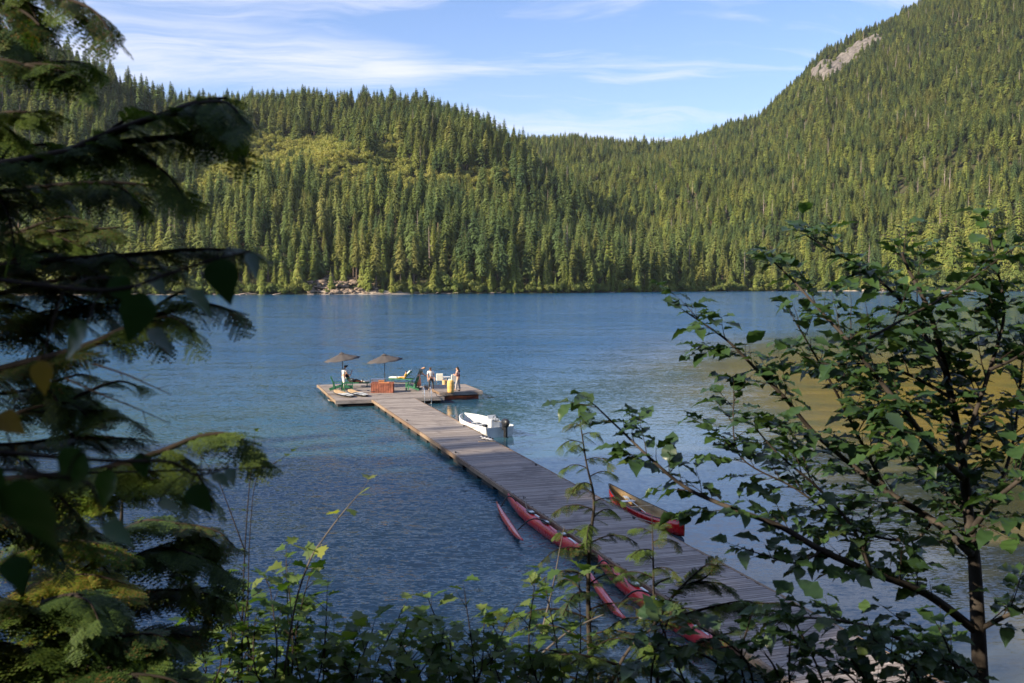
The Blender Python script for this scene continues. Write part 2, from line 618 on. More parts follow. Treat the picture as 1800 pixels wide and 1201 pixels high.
def conifer_mesh(name, rs, H, Rb, mat, levels=26, per=8, droop=0.35, bare=0.12, power=0.85, jag=0.35, asym=0.25):
    """crown of branches: each branch is a drooping, ragged spray"""
    V, Fc = [], []
    for i in range(levels):
        tt = bare + (1 - bare) * (i + rs.random() * 0.6) / levels
        rad = Rb * (1 - tt) ** power * (0.8 + 0.4 * rs.random())
        if tt < bare + 0.12:
            rad *= 0.6 + 0.4 * (tt - bare) / 0.12
        rad = max(rad, 0.25)
        z = tt * H
        nb_ = max(4, int(per * (0.55 + 0.6 * (1 - tt))))
        off = rs.random() * 6.28
        for k in range(nb_):
            an = off + 6.283 * k / nb_ + rs.uniform(-0.3, 0.3)
            L = rad * rs.uniform(1 - jag, 1 + jag * 0.5) * (1 + asym * math.cos(an))
            w = L * rs.uniform(0.34, 0.52) + 0.15
            ca, sa = math.cos(an), math.sin(an)
            up = rs.uniform(-0.02, 0.22) * L
            dr = droop * L * rs.uniform(0.6, 1.3)

            def pt(f, s, dz=0.0):
                zz = z + up * math.sin(f * 3.14) - dr * f * f + dz
                return (ca * L * f - sa * s, sa * L * f + ca * s, zz)
            b = len(V)
            V += [pt(0.05, 0), pt(0.4, -w * 0.8, -0.16 * w), pt(0.48, 0, 0.12 * w), pt(0.4, w * 0.8, -0.16 * w),
                  pt(0.75, -w * 0.72, -0.32 * w), pt(0.68, -w * 0.2), pt(0.76, w * 0.7, -0.32 * w), pt(0.68, w * 0.2), pt(1.0, rs.uniform(-.2, .2) * w)]
            Fc += [(b, b + 1, b + 2), (b, b + 2, b + 3), (b + 2, b + 4, b + 5), (b + 2, b + 7, b + 6), (b + 5, b + 8, b + 7), (b + 2, b + 5, b + 7), (b + 2, b + 1, b + 5), (b + 2, b + 7, b + 3)]
            # hanging twigs
            for q in range(3):
                f = rs.uniform(0.3, 0.9)
                s = rs.uniform(-0.6, 0.6) * w
                p = pt(f, s)
                d = rs.uniform(0.12, 0.22) * L + 0.15
                b = len(V)
                e = rs.uniform(-1, 1) * 0.3 * d
                V += [p, (p[0] + ca * d * 0.6 - sa * e, p[1] + sa * d * 0.6 + ca * e, p[2] - d), (p[0] - sa * d * 0.7, p[1] + ca * d * 0.7, p[2] - d * 0.35)]
                Fc.append((b, b + 1, b + 2))
    # leader
    b = len(V)
    V += [(0.15, 0, H * 0.95), (-0.1, 0.12, H * 0.95), (-0.1, -0.12, H * 0.95), (0, 0, H * 1.02)]
    Fc += [(b, b + 1, b + 3), (b + 1, b + 2, b + 3), (b + 2, b, b + 3)]
    return mesh_np(name, V, Fc, mat)


def trunk_mesh(name, H, r, top=0.93, lean=0.0):
    mb = MB()
    mb.tube([(0, 0, -1.5), (lean * 0.3, 0, H * 0.35), (lean, 0, H * 0.7), (lean, 0, H * top)], [r * 1.25, r * 0.85, r * 0.5, r * 0.06], 6, caps=False)
    return mb.mesh(name, M_bark)


def snag_mesh(name, rs, H, r):
    mb = MB()
    mb.tube([(0, 0, -1), (0.1, 0, H * 0.5), (0.3, 0.1, H)], [r, r * 0.6, r * 0.12], 5, caps=False)
    for i in range(46):
        z = H * rs.uniform(0.25, 0.97)
        an = rs.uniform(0, 6.28)
        L = (1 - z / H) * H * 0.16 + 0.7
        L *= rs.uniform(0.4, 1.1)
        mb.tube([(0, 0, z), (math.cos(an) * L, math.sin(an) * L, z - 0.15 * L)], [0.09, 0.02], 3, caps=False)
    return mb.mesh(name, M_dead)


def broad_mesh(name, rs, H, Rw, mat, n=900, clump=16):
    """crown of leaf clumps through a lumpy volume"""
    cs = []
    for i in range(clump):
        an, rr = rs.uniform(0, 6.28), rs.random() ** 0.5 * Rw * 0.72
        cs.append((math.cos(an) * rr, math.sin(an) * rr, H * rs.uniform(0.35, 0.86) * (1 - 0.2 * rr / Rw), rs.uniform(0.25, 0.42) * Rw))
    V, Fc = [], []
    for i in range(n):
        c = cs[rs.randrange(clump)]
        d = Vector((rs.gauss(0, 1), rs.gauss(0, 1), rs.gauss(0, 0.8))).normalized() * c[3] * rs.uniform(0.75, 1.08)
        p = Vector(c[:3]) + d
        nrm = (d.normalized() + Vector((rs.uniform(-.6, .6), rs.uniform(-.6, .6), rs.uniform(0, .8)))).normalized()
        a = nrm.orthogonal().normalized()
        a = (Matrix.Rotation(rs.uniform(0, 6.28), 3, nrm) @ a)
        c2 = nrm.cross(a)
        s = rs.uniform(0.045, 0.085) * Rw + 0.12
        b = len(V)
        V += [tuple(p - a * s), tuple(p + c2 * s * 0.7 - nrm * s * .2), tuple(p + a * s * 1.1), tuple(p - c2 * s * 0.7 - nrm * s * .2)]
        Fc += [(b, b + 1, b + 2), (b, b + 2, b + 3)]
    return mesh_np(name, V, Fc, mat)


rs = random.Random(5)
# species: name, crown mesh, trunk mesh, nominal height, tone word
SPEC = []
for k in range(5):
    H = [32, 36, 27, 38, 33][k]
    SPEC.append(('fir', conifer_mesh('fir_crown', rs, H, [6.6, 6.2, 7.4, 6.8, 5.8][k], M_fir, levels=[28, 32, 24, 34, 30][k], bare=[.10, .16, .06, .24, .3][k], droop=[.3, .4, .25, .45, .35][k], power=[.72, .62, .8, .55, .55][k]), trunk_mesh('fir_trunk', H, 0.45), H))
for k in range(3):
    H = [26, 30, 22][k]
    SPEC.append(('cedar', conifer_mesh('cedar_crown', rs, H, [5.8, 5.6, 5.0][k], M_cedar, levels=22, per=10, bare=0.03, droop=0.55, power=0.75), trunk_mesh('cedar_trunk', H, 0.5), H))
for k in range(2):
    H = [24, 29][k]
    SPEC.append(('snag', snag_mesh('snag_trunk', rs, H, 0.35), None, H))
for k in range(3):
    SPEC.append(('broad', broad_mesh('broadleaf_crown', rs, [11, 13, 9][k], [5, 6, 4.6][k], M_broad, 800), None, 12))
for k in range(3):
    SPEC.append(('brush', broad_mesh('brush_crown', rs, [7, 10, 5.5][k], [4.5, 5.0, 4.2][k], M_brush, 700), None, 8))
IDX = {n_: [i for i, s in enumerate(SPEC) if s[0] == n_] for n_ in ('fir', 'cedar', 'snag', 'broad', 'brush')}

YELLOW = [(470, 280, 110, 42, 0.15), (575, 285, 75, 42, 0.2), (650, 305, 80, 34, 0.1), (760, 325, 80, 22, 0.05), (400, 310, 60, 36, 0), (690, 262, 28, 20, 0), (850, 312, 50, 16, 0), (330, 345, 40, 22, 0), (250, 330, 30, 16, 0)]
OUT2 = [(600, 500, 58, 16, 0.0), (560, 492, 24, 14, 0.3)]
trees = []       # species index, x, y, z, scale, rot, px
for px in np.arange(-100, 1930, 5.5):
    ds = float(interp(SHORE, px))
    for row in range(2):
        pj = px + rs.uniform(-3, 3)
        dd = ds + 1.6 + row * 4.5 + rs.uniform(-1, 1.2)
        xx = dd * (pj - 900) / F
        if (540 < pj < 668 and rs.random() < .93) or rs.random() < .25:
            continue
        k = 'brush' if rs.random() < (.75 if row == 0 else .35) or pj > 1400 else 'cedar'
        sc0 = rs.uniform(.3, .95) if k == 'brush' else rs.uniform(.25, .75)
        trees.append((rs.choice(IDX[k]), xx, dd, ground_h(pj, dd) - .5, sc0, rs.uniform(0, 6.28), pj))
D = 500.0
while D < 2600:
    sp_ = 8.8 if D < 760 else 8.2 if D < 1200 else 7.6
    x0, x1 = D * (-140 - 900) / F, D * (1940 - 900) / F
    x = x0 + rs.random() * sp_
    while x < x1:
        xx, dd = x + rs.uniform(-.42, .42) * sp_, D + rs.uniform(-.42, .42) * sp_
        x += sp_
        px = 900 + F * xx / dd
        ds = float(interp(SHORE, px))
        if dd < ds + 1.5:
            continue
        rA_, rB_ = float(interp(DR_A, px)), float(interp(DR_B, px))
        z = ground_h(px, dd)
        # leave out what lies behind both ridges or deep in the hollow between them
        if dd > rB_ + 40:
            continue
        if dd > rA_ + 40:
            el = (z + 36 - 8.4) / dd
            elA = elev(float(interp(SIL_A, px)))
            if el < elA - 0.02:
                continue
        vx, vy = view_px(xx, dd, z + 4)
        if px_mask(vx, vy, CLIFF):
            if rs.random() < 0.93:
                continue
        if px_mask(vx, vy, OUT2) and dd < ds + 60:
            if rs.random() < 0.9:
                continue
        nn = mnoise.noise((xx / 60, dd / 60, 9.0))
        r_ = rs.random()
        scale = rs.uniform(0.42, 1.1) if rs.random() < .75 else rs.uniform(.85, 1.2)
        if px_mask(vx, vy, YELLOW) and dd < rA_:
            k = 'broad' if r_ < 0.93 else 'fir'
            scale = rs.uniform(0.7, 1.15) if k == 'broad' else 0.45
        elif 1560 < vx and 405 < vy < 512 and nn > -0.25:
            k = 'brush' if r_ < 0.75 else 'cedar'
            scale = rs.uniform(0.9, 1.7)
        elif dd < ds + 5:
            k = 'brush' if r_ < 0.6 else 'cedar'
            scale = rs.uniform(0.45, 1.0)
        elif r_ < 0.025:
            k = 'snag'
        elif r_ < (0.40 if nn > 0.1 else 0.18):
            k = 'cedar'
        elif (nn < -0.30 and r_ < 0.6) or r_ > .93:
            k = 'brush'
            scale *= 1.3
        else:
            k = 'fir'
            if dd > rA_ or vx > 1350:
                scale *= 0.74
        if dd > ds + 70:
            scale *= .86
        si = rs.choice(IDX[k])
        trees.append((si, xx, dd, z - 0.4, scale, rs.uniform(0, 6.28), vx))
    D += sp_
print('TREES', len(trees))

ORD = ['first', 'second', 'third', 'fourth', 'fifth', 'sixth', 'seventh', 'eighth', 'ninth', 'tenth', 'eleventh', 'twelfth', 'thirteenth', 'fourteenth', 'fifteenth', 'sixteenth',
       'seventeenth', 'eighteenth', 'nineteenth', 'twentieth'] + ['twenty-' + w for w in ('first', 'second', 'third', 'fourth', 'fifth', 'sixth', 'seventh', 'eighth', 'ninth')] + ['thirtieth'] + \
      ['thirty-' + w for w in ('first', 'second', 'third', 'fourth', 'fifth', 'sixth', 'seventh', 'eighth', 'ninth')]
ZONES = [(-200, 330, 'behind the blurred branches at the left'), (330, 550, 'left of the bare shore rocks'), (550, 665, 'above the bare shore rocks'),
         (665, 800, 'right of the bare shore rocks'), (800, 1000, 'beyond the float, mid far shore'), (1000, 1210, 'in the shaded middle shore'),
         (1210, 1400, 'left of the pale beach'), (1400, 2100, 'above the pale beach at right')]


def score(tr):
    si, x, y, z, sc, ro, vx = tr
    if vx < 60 or vx > 1800:
        return 0
    ds = float(interp(SHORE, vx))
    k = SPEC[si][0]
    h = SPEC[si][3] * sc
    if k in ('brush', 'broad'):
        return (h / y) * 2.4 if y < ds + 14 else 0
    return h / y * math.exp(-max(0, y - ds - 12) / 60.0)


rank = sorted(range(len(trees)), key=lambda i: -score(trees[i]))
solo = set(rank[:295])
WORDS = {'fir': ('fir_tree', 'dark green fir'), 'cedar': ('cedar_tree', 'yellow green cedar'), 'snag': ('dead_tree', 'bare grey dead conifer'),
         'broad': ('broadleaf_tree', 'round pale green broadleaf tree'), 'brush': ('shoreline_bush', 'low bright green bush')}
buckets = {}
for i in solo:
    si, x, y, z, sc, ro, vx = trees[i]
    k = SPEC[si][0]
    h = SPEC[si][3] * sc
    hw = '' if k in ('broad', 'brush') else ('tall ' if h > 32 else 'short ' if h < 22 else 'mid-height ')
    zn = next((q for q in ZONES if q[0] <= vx < q[1]), ZONES[-1])[2]
    buckets.setdefault((hw + WORDS[k][1], zn), []).append((vx, i))
lab = {}
for (w, zn), L in buckets.items():
    L.sort()
    for n_, (vx, i) in enumerate(L):
        lab[i] = ('%s %s, %s from the left there' % (w, zn, ORD[n_])) if len(L) > 1 else '%s %s, the only one there' % (w, zn)
for i in sorted(solo):
    si, x, y, z, sc, ro, vx = trees[i]
    k, crown, trunk, H = SPEC[si]
    e = empty(WORDS[k][0], (x, y, z), ro)
    e.scale = (sc, sc, sc)
    tag(e, lab[i], 'bush' if k == 'brush' else 'tree', 'trees along the far shore')
    obj('trunk' if k == 'snag' else 'crown', crown, e)
    if trunk:
        obj('trunk', trunk, e)
for o in list(COL.objects):
    if o.name.startswith('crown') or o.name.startswith('trunk'):
        pass

# the rest of the forest as one object: points carrying instances of the same trees
rest = [t_ for i, t_ in enumerate(trees) if i not in solo]
pts = np.array([(t_[1], t_[2], t_[3]) for t_ in rest], dtype=np.float32)
fm = bpy.data.meshes.new('forest')
fm.vertices.add(len(pts))
fm.vertices.foreach_set('co', pts.ravel())
for nm, typ, vals in (('sp', 'INT', [t_[0] for t_ in rest]), ('wd', 'FLOAT', [1.5 if t_[2] > 1150 else 1.28 if t_[2] > 800 else 1.12 if t_[2] > 700 else 1.0 for t_ in rest]), ('sc', 'FLOAT', [t_[4] for t_ in rest]), ('ro', 'FLOAT', [t_[5] for t_ in rest])):
    a_ = fm.attributes.new(nm, typ, 'POINT')
    a_.data.foreach_set('value', np.array(vals, dtype=np.int32 if typ == 'INT' else np.float32))
src = []
for si, (k, crown, trunk, H) in enumerate(SPEC):
    # one joined mesh per kind of tree
    V, Fc, Mi = [], [], []
    for j, me_ in enumerate([crown] + ([trunk] if trunk else [])):
        b = len(V)
        V += [tuple(v.co) for v in me_.vertices]
        for p in me_.polygons:
            Fc.append(tuple(b + q for q in p.vertices))
            Mi.append(j)
    jm = bpy.data.meshes.new('tree_shape')
    jm.from_pydata(V, [], Fc)
    jm.materials.append(crown.materials[0])
    if trunk:
        jm.materials.append(trunk.materials[0])
    jm.polygons.foreach_set('material_index', Mi)
    jm.update()
    src.append(bpy.data.objects.new('tree_shape', jm))      # used only as the source of copies


def instancer(name, me_, sources, srcidx):
    ng = bpy.data.node_groups.new(name, 'GeometryNodeTree')
    ng.interface.new_socket('Geometry', in_out='INPUT', socket_type='NodeSocketGeometry')
    ng.interface.new_socket('Geometry', in_out='OUTPUT', socket_type='NodeSocketGeometry')
    N, L = ng.nodes, ng.links
    gi, go = N.new('NodeGroupInput'), N.new('NodeGroupOutput')
    jn = N.new('GeometryNodeJoinGeometry')

    def attr(nm, typ):
        nd = N.new('GeometryNodeInputNamedAttribute')
        nd.data_type = typ
        nd.inputs[0].default_value = nm
        return nd.outputs[0]
    sp_, sc_, ro_ = attr('sp', 'INT'), attr('sc', 'FLOAT'), attr('ro', 'FLOAT')
    cx_ = N.new('ShaderNodeCombineXYZ')
    L.new(ro_, cx_.inputs[2])
    wd_ = attr('wd', 'FLOAT')
    mu = N.new('ShaderNodeMath')
    mu.operation = 'MULTIPLY'
    L.new(sc_, mu.inputs[0])
    L.new(wd_, mu.inputs[1])
    cs_ = N.new('ShaderNodeCombineXYZ')
    L.new(mu.outputs[0], cs_.inputs[0])
    L.new(mu.outputs[0], cs_.inputs[1])
    L.new(sc_, cs_.inputs[2])
    sc_ = cs_.outputs[0]
    er = N.new('FunctionNodeEulerToRotation')
    L.new(cx_.outputs[0], er.inputs[0])
    for i, so in zip(srcidx, sources):
        oi = N.new('GeometryNodeObjectInfo')
        oi.transform_space = 'ORIGINAL'
        oi.inputs[0].default_value = so
        cmp_ = N.new('FunctionNodeCompare')
        cmp_.data_type = 'INT'
        cmp_.operation = 'EQUAL'
        L.new(sp_, cmp_.inputs[2])
        cmp_.inputs[3].default_value = i
        ip = N.new('GeometryNodeInstanceOnPoints')
        L.new(gi.outputs[0], ip.inputs['Points'])
        L.new(cmp_.outputs[0], ip.inputs['Selection'])
        L.new(oi.outputs['Geometry'], ip.inputs['Instance'])
        L.new(er.outputs[0], ip.inputs['Rotation'])
        L.new(sc_, ip.inputs['Scale'])
        L.new(ip.outputs[0], jn.inputs[0])
    L.new(jn.outputs[0], go.inputs[0])
    o = obj(name, me_)
    md = o.modifiers.new('trees', 'NODES')
    md.node_group = ng
    return o


forest = tag(instancer('forest', fm, src, range(len(src))), kind='stuff')

# ------------------------------------------------------------------ shore rocks under the far trees
m, t = new_mat('shore_rock')
pos = t.new('ShaderNodeNewGeometry').outputs['Position']
n1 = t.noise(pos, 0.5, 7, 0.65)
c = t.mix(t.range(n1, 0.35, 0.62), (0.12, 0.09, 0.07, 1), (0.30, 0.225, 0.165, 1))
out(t, bsdf(t, c, 0.9, 0.2, 0, bump(t, n1, 0.7, 0.6)).outputs[0])
M_rock = m


def rock_mesh(name, rs, mat, sub=2, rough=0.35):
    import bmesh
    bm = bmesh.new()
    bmesh.ops.create_icosphere(bm, subdivisions=sub, radius=1.0)
    o_ = Vector((rs.uniform(0, 50), rs.uniform(0, 50), rs.uniform(0, 50)))
    for v in bm.verts:
        n_ = mnoise.noise(v.co * 1.1 + o_) + 0.5 * mnoise.noise(v.co * 2.7 + o_)
        v.co *= 1 + rough * n_
        v.co.x = max(-0.8, min(0.8, v.co.x)) if rs.random() < .5 else v.co.x
    me_ = bpy.data.meshes.new(name)
    bm.to_mesh(me_)
    bm.free()
    me_.materials.append(mat)
    return me_


rocks = [rock_mesh('boulder', rs, M_rock) for k in range(4)]
V, Fc = [], []
for k in range(420):
    px = rs.uniform(545, 665)
    up_ = rs.random() ** 1.6
    dd = float(interp(SHORE, px)) + 1 + up_ * 44
    s = rs.uniform(0.3, 1.2) * (1 if rs.random() < 0.9 else 2.0)
    x = dd * (px - 900) / F
    z = ground_h(px, dd)
    T = Matrix.Translation((x, dd, z + 0.1 * s)) @ Matrix.Rotation(rs.uniform(0, 6.28), 4, 'Z') @ Matrix.Rotation(rs.uniform(-.5, .5), 4, 'X') @ Matrix.Diagonal((s * 1.8, s, s * 0.6, 1))
    me_ = rocks[k % 4]
    b = len(V)
    V += [tuple(T @ v.co) for v in me_.vertices]
    Fc += [tuple(b + q for q in p.vertices) for p in me_.polygons]
tag(obj('shore_rocks', mesh_np('shore_rocks', V, Fc, M_rock)), kind='stuff')
# pale beach and drift logs at the waterline
m, t = new_mat('beach_gravel')
pos = t.new('ShaderNodeNewGeometry').outputs['Position']
n1 = t.noise(pos, 1.5, 5, 0.7)
out(t, bsdf(t, t.mix(n1, (0.26, 0.20, 0.15, 1), (0.52, 0.44, 0.34, 1)), 0.95, 0.2).outputs[0])
V, Fc = [], []
for seg in ((-40, 330), (540, 780), (1395, 1900)):
    xs_ = np.arange(seg[0], seg[1], 6)
    for i, px in enumerate(xs_):
        ds = float(interp(SHORE, px))
        wv = 1.4 * mnoise.noise((px / 40, 0, 5)) + 3.5 * (1 - min(1, (px - seg[0]) / 30, (seg[1] - px) / 30))
        for q, (dd, z) in enumerate(((ds - 0.8 + wv, -0.1), (ds + 0.8 + wv, 0.4), (ds + 3.5, 2.2))):
            V.append((dd * (px - 900) / F, dd, z))
        if i:
            b = len(V) - 6
            Fc += [(b, b + 3, b + 4, b + 1), (b + 1, b + 4, b + 5, b + 2)]
tag(obj('beach', mesh_np('beach', V, Fc, m)), kind='structure')

mb = MB()
for k in range(70):
    px = rs.uniform(-20, 1880)
    ds = float(interp(SHORE, px))
    dd = ds + rs.uniform(-1.5, 1.2)
    c_ = Vector((dd * (px - 900) / F, dd, rs.uniform(.1, .7)))
    L = rs.uniform(2, 9)
    an = rs.uniform(-.5, .5) if rs.random() < .75 else rs.uniform(-1.4, 1.4)
    d_ = Vector((math.cos(an), math.sin(an), rs.uniform(-.05, .22))) * L / 2
    mb.tube([c_ - d_, c_, c_ + d_], [.22, .17, .08], 5)
tag(mb.build('driftwood', M_dead), kind='stuff')

# ------------------------------------------------------------------ the near bank, and the wood behind the viewpoint that shades it
m, t = new_mat('bank_soil')
pos = t.new('ShaderNodeNewGeometry').outputs['Position']
n1 = t.noise(pos, 1.4, 7, 0.65)
out(t, bsdf(t, t.mix(t.range(n1, 0.3, 0.7), (0.030, 0.022, 0.013, 1), (0.075, 0.055, 0.030, 1)), 0.95, 0.2, 0, bump(t, n1, 0.8, 0.1)).outputs[0])


def bank_z(x, y):
    e = y - 2.0 * mnoise.noise((x / 9, 0.3, 2)) - 0.02 * x
    if e > 0:
        z = 6.7 - e * 0.52 if e < 12 else 0.46 - (e - 12) * 0.20
    else:
        z = 6.7 - e * 0.30
    return z + 0.35 * mnoise.noise((x / 3, y / 3, 7)) * (1 if e < 11 else 0.3)


gx = np.concatenate([np.arange(-260, -30, 10), np.arange(-30, 30, 0.8), np.arange(30, 261, 10)])
gy = np.concatenate([np.arange(-220, -20, 10), np.arange(-20, 20, 0.8)])
V = [(x, y, bank_z(x, y)) for y in gy for x in gx]
idx = np.arange(len(gx) * len(gy)).reshape(len(gy), len(gx))
Fc = np.stack([idx[:-1, :-1], idx[:-1, 1:], idx[1:, 1:], idx[1:, :-1]], axis=-1).reshape(-1, 4)
tag(obj('bank', mesh_np('bank', V, Fc, m, True)), kind='structure')

behind = []
rb_ = random.Random(21)
yy = -5.5
while yy > -42:
    xx = -112.0
    while xx < 45:
        x_, y_ = xx + rb_.uniform(-1.6, 1.6), yy + rb_.uniform(-1.6, 1.6)
        xx += 5.2
        if abs(x_) < 4 and y_ > -7:
            continue
        # a gap in the wood lets a shaft of sun through
        if abs((x_ + 1.4) * -SUN_AZ.y - (y_ - 2.6) * -SUN_AZ.x) < 1.6:
            continue
        k = rb_.choice(IDX['fir'] + IDX['cedar'])
        hh = rb_.uniform(.85, 1.12) * (float(np.interp(x_, [-84, -68, -54, -45, 0], [56, 50, 37, 20, 16])) if y_ > -16 else float(np.interp(x_, [-75, -46], [34, 18])))
        behind.append((k, x_, y_, bank_z(x_, y_) - 0.3, hh / SPEC[k][3], rb_.uniform(0, 6.28), .85))
    yy -= 6.0
fm = bpy.data.meshes.new('bank_forest')
fm.vertices.add(len(behind))
fm.vertices.foreach_set('co', np.array([b_[1:4] for b_ in behind], dtype=np.float32).ravel())
for nm, typ, q in (('sp', 'INT', 0), ('sc', 'FLOAT', 4), ('ro', 'FLOAT', 5), ('wd', 'FLOAT', 6)):
    a_ = fm.attributes.new(nm, typ, 'POINT')
    a_.data.foreach_set('value', np.array([b_[q] for b_ in behind], dtype=np.int32 if typ == 'INT' else np.float32))
tag(instancer('bank_forest', fm, src, range(len(src))), kind='stuff')

# ------------------------------------------------------------------ thin summer haze over the lake
m = bpy.data.materials.new('thin_haze')
m.use_nodes = True
t = NT(m.node_tree)
t.n.clear()
pv = t.new('ShaderNodeVolumePrincipled')
pv.inputs['Color'].default_value = (0.80, 0.88, 1.0, 1)
pv.inputs['Density'].default_value = 0.00003
pv.inputs['Anisotropy'].default_value = 0.2
o_ = t.new('ShaderNodeOutputMaterial')
t.l.new(pv.outputs[0], o_.inputs[1])
tag(MB().box((0, 1200, 480), (5200, 3400, 1130)).build('haze', m), kind='stuff')

# ------------------------------------------------------------------ the floating dock
DECK = 0.45


def wood(name, c1, c2, stain, rough=0.85, stretch=(0.35, 6, 6), damp=0.0):
    m, t = new_mat(name)
    oi = t.new('ShaderNodeObjectInfo')
    g = t.new('ShaderNodeTexCoord').outputs['Object']
    pos = t.new('ShaderNodeNewGeometry').outputs['Position']
    off = t.vmath('ADD', g, t.vmath('SCALE', (7.0, 3.0, 5.0), scale=oi.outputs['Random']))
    gr = t.noise(t.mapping(off, scale=stretch), 3.0, 7, 0.7, 0.4)
    c = t.mix(t.range(gr, 0.3, 0.7), c1 + (1,), c2 + (1,))
    c = t.mix(t.range(oi.outputs['Random'], 0.0, 1.0, 0.0, 0.62, False), c, stain + (1,))
    w = t.noise(t.mapping(pos, scale=(0.45, 0.45, 1)), 1.3, 6, 0.68, 0.8)
    c = t.mix(t.range(w, 0.50, 0.68, 0.0, 0.75), c, stain + (1,))
    w2 = t.noise(pos, 5.0, 5, 0.6)
    c = t.mix(t.range(w2, 0.60, 0.72, 0.0, 0.35), c, (0.55, 0.50, 0.44, 1))
    out(t, bsdf(t, c, t.range(w, 0.5, 0.68, rough, rough - 0.25), 0.3, 0, bump(t, gr, 0.5, 0.01)).outputs[0])
    return m


M_plank = wood('weathered_planks', (0.25, 0.212, 0.19), (0.47, 0.415, 0.375), (0.12, 0.095, 0.085))
M_beam = wood('edge_timber', (0.20, 0.135, 0.085), (0.34, 0.245, 0.165), (0.12, 0.07, 0.045))
M_float = plain('float_drum', (0.035, 0.03, 0.028), 0.7)
M_rust = plain('rust_red_float', (0.33, 0.085, 0.035), 0.7, var=0.35, scale=2.5)
M_green = plain('green_paint', (0.035, 0.17, 0.085), 0.55, var=0.2)
M_cush = plain('cream_cushion', (0.78, 0.76, 0.66), 0.9, 0.2, var=0.06)
M_white = plain('white_paint', (0.80, 0.79, 0.76), 0.4, var=0.05)
M_redwood = plain('redwood_board', (0.34, 0.115, 0.07), 0.7, var=0.3, scale=3)
M_orange = plain('orange_wood', (0.55, 0.24, 0.11), 0.7, var=0.2, scale=3)
M_canopy = plain('taupe_canvas', (0.085, 0.076, 0.075), 0.9, 0.15, var=0.08)
M_black = plain('black_plastic', (0.018, 0.018, 0.020), 0.4, var=0.2)
M_pole = plain('dark_pole', (0.03, 0.032, 0.035), 0.4, 0.5)
M_alu = plain('aluminium', (0.72, 0.73, 0.74), 0.3, 0.5, metal=0.9, bmp=0)
M_yellow = plain('yellow_barrel_paint', (0.72, 0.42, 0.12), 0.6, var=0.18, scale=3)
M_tan = plain('tan_board', (0.60, 0.40, 0.20), 0.45, var=0.12)
M_gel = plain('white_gelcoat', (0.64, 0.65, 0.64), 0.28, 0.5, var=0.06, scale=2)
M_gelin = plain('grey_gelcoat', (0.42, 0.44, 0.46), 0.5, 0.4, var=0.1, scale=3)
M_red = plain('red_hull', (0.56, 0.012, 0.012), 0.25, 0.5, var=0.15, scale=1.5, coat=0.4, bmp=0.03)
M_redd = plain('pinkish_red_hull', (0.58, 0.014, 0.018), 0.3, 0.5, var=0.15, scale=1.5, coat=0.4, bmp=0.03)
M_kevlar = plain('tan_hull_lining', (0.42, 0.27, 0.11), 0.6, var=0.2, scale=3)
M_rope = plain('mooring_rope', (0.30, 0.27, 0.22), 0.9, bmp=0)

WL = [(655, 705), (795, 799), (850, 833), (912, 876), (1062, 981)]
WR = [(745, 705), (887, 787), (940, 817), (1036, 864), (1204, 951), (1260, 983), (1410, 1065)]


def fit(L):
    p = [on_z(a, b, DECK) for a, b in L]
    k, c = np.polyfit([q.y for q in p], [q.x for q in p], 1)
    return float(k), float(c)


kL, cL = fit(WL)
kR, cR = fit(WR)
kM = (kL + kR) / 2
yf, yn = 66.3, 13.2
# centre line and width of the walkway
cxm = lambda y: (kL * y + cL + kR * y + cR) / 2
wid = np.mean([(kR * y + cR - kL * y - cL) for y in (30, 40, 50)]) / math.sqrt(1 + kM * kM) * 0.94
print('WALK', kL, kR, wid)
ang = math.atan(-kM)                     # rotation about z: local -y runs to the shore
wo = Vector((cxm(40), 40, 0))
ax = Vector((kM, 1, 0)).normalized()     # away from the shore
pr = Vector((ax.y, -ax.x, 0))            # to the right


def W(s, d, z=DECK):
    """point on the dock: s to the right of the walkway's centre line, d away from y=40"""
    return wo + pr * s + ax * d + Vector((0, 0, z))


def Winv(p):
    q = Vector((p.x, p.y, 0)) - Vector((wo.x, wo.y, 0))
    return q.dot(pr), q.dot(ax)


dock_rz = math.atan2(pr.y, pr.x)


def deck(name, label, s0, s1, d0, d1, top, cat, pitch=0.145, floats=((0, 1),), fmat=None, group=None, fh=0.34):
    w = s1 - s0
    e = empty(name, W((s0 + s1) / 2, d0, 0), dock_rz)
    tag(e, label, cat, group)
    ms = []
    for k in range(5):
        mb = MB()
        rr = random.Random(k)
        mb.box((0, 0, 0), (w, pitch - 0.02 - 0.004 * rr.random(), 0.036))
        ms.append(mb.mesh('plank', M_plank))
    n = int((d1 - d0) / pitch)
    rr = random.Random(int(w * 100))
    for i in range(n):
        o = obj('plank', ms[rr.randrange(5)], e, ((rr.uniform(-.035, .035)), (i + 0.5) * pitch, top - 0.018 + rr.uniform(-.005, .005)))
        o.rotation_euler = (rr.uniform(-.012, .012), 0, rr.uniform(-.003, .003))
    for sx in (-1, 1):
        y0 = 0.0
        L = d1 - d0
        nb_ = max(1, int(L / 4.8))
        for q in range(nb_):
            mb = MB()
            mb.box((sx * (w / 2 + 0.055), (q + .5) * L / nb_, top - 0.085 + rr.uniform(-.012, .012)), (0.09, L / nb_ - 0.03, 0.17))
            mb.build('edge_beam', M_beam, e, bevel=0.01)
    for yy_, in ((0.0,), (d1 - d0,)):
        mb = MB()
        mb.box((0, yy_ - 0.05 if yy_ == 0 else yy_ + 0.05, top - 0.12), (w + 0.19, 0.09, 0.22))
        mb.build('end_beam', M_plank, e)
    L = d1 - d0
    k = 0
    step = 2.4 if L > 6 else L / 2
    y_ = 0.3
    while y_ < L - 0.9:
        mb = MB()
        mb.box((0, y_ + step * .35, (top - 0.2 - 0.12) / 2), (w - 0.2, step * 0.7, fh))
        mb.build('float', fmat or M_float, e)
        y_ += step
    return e


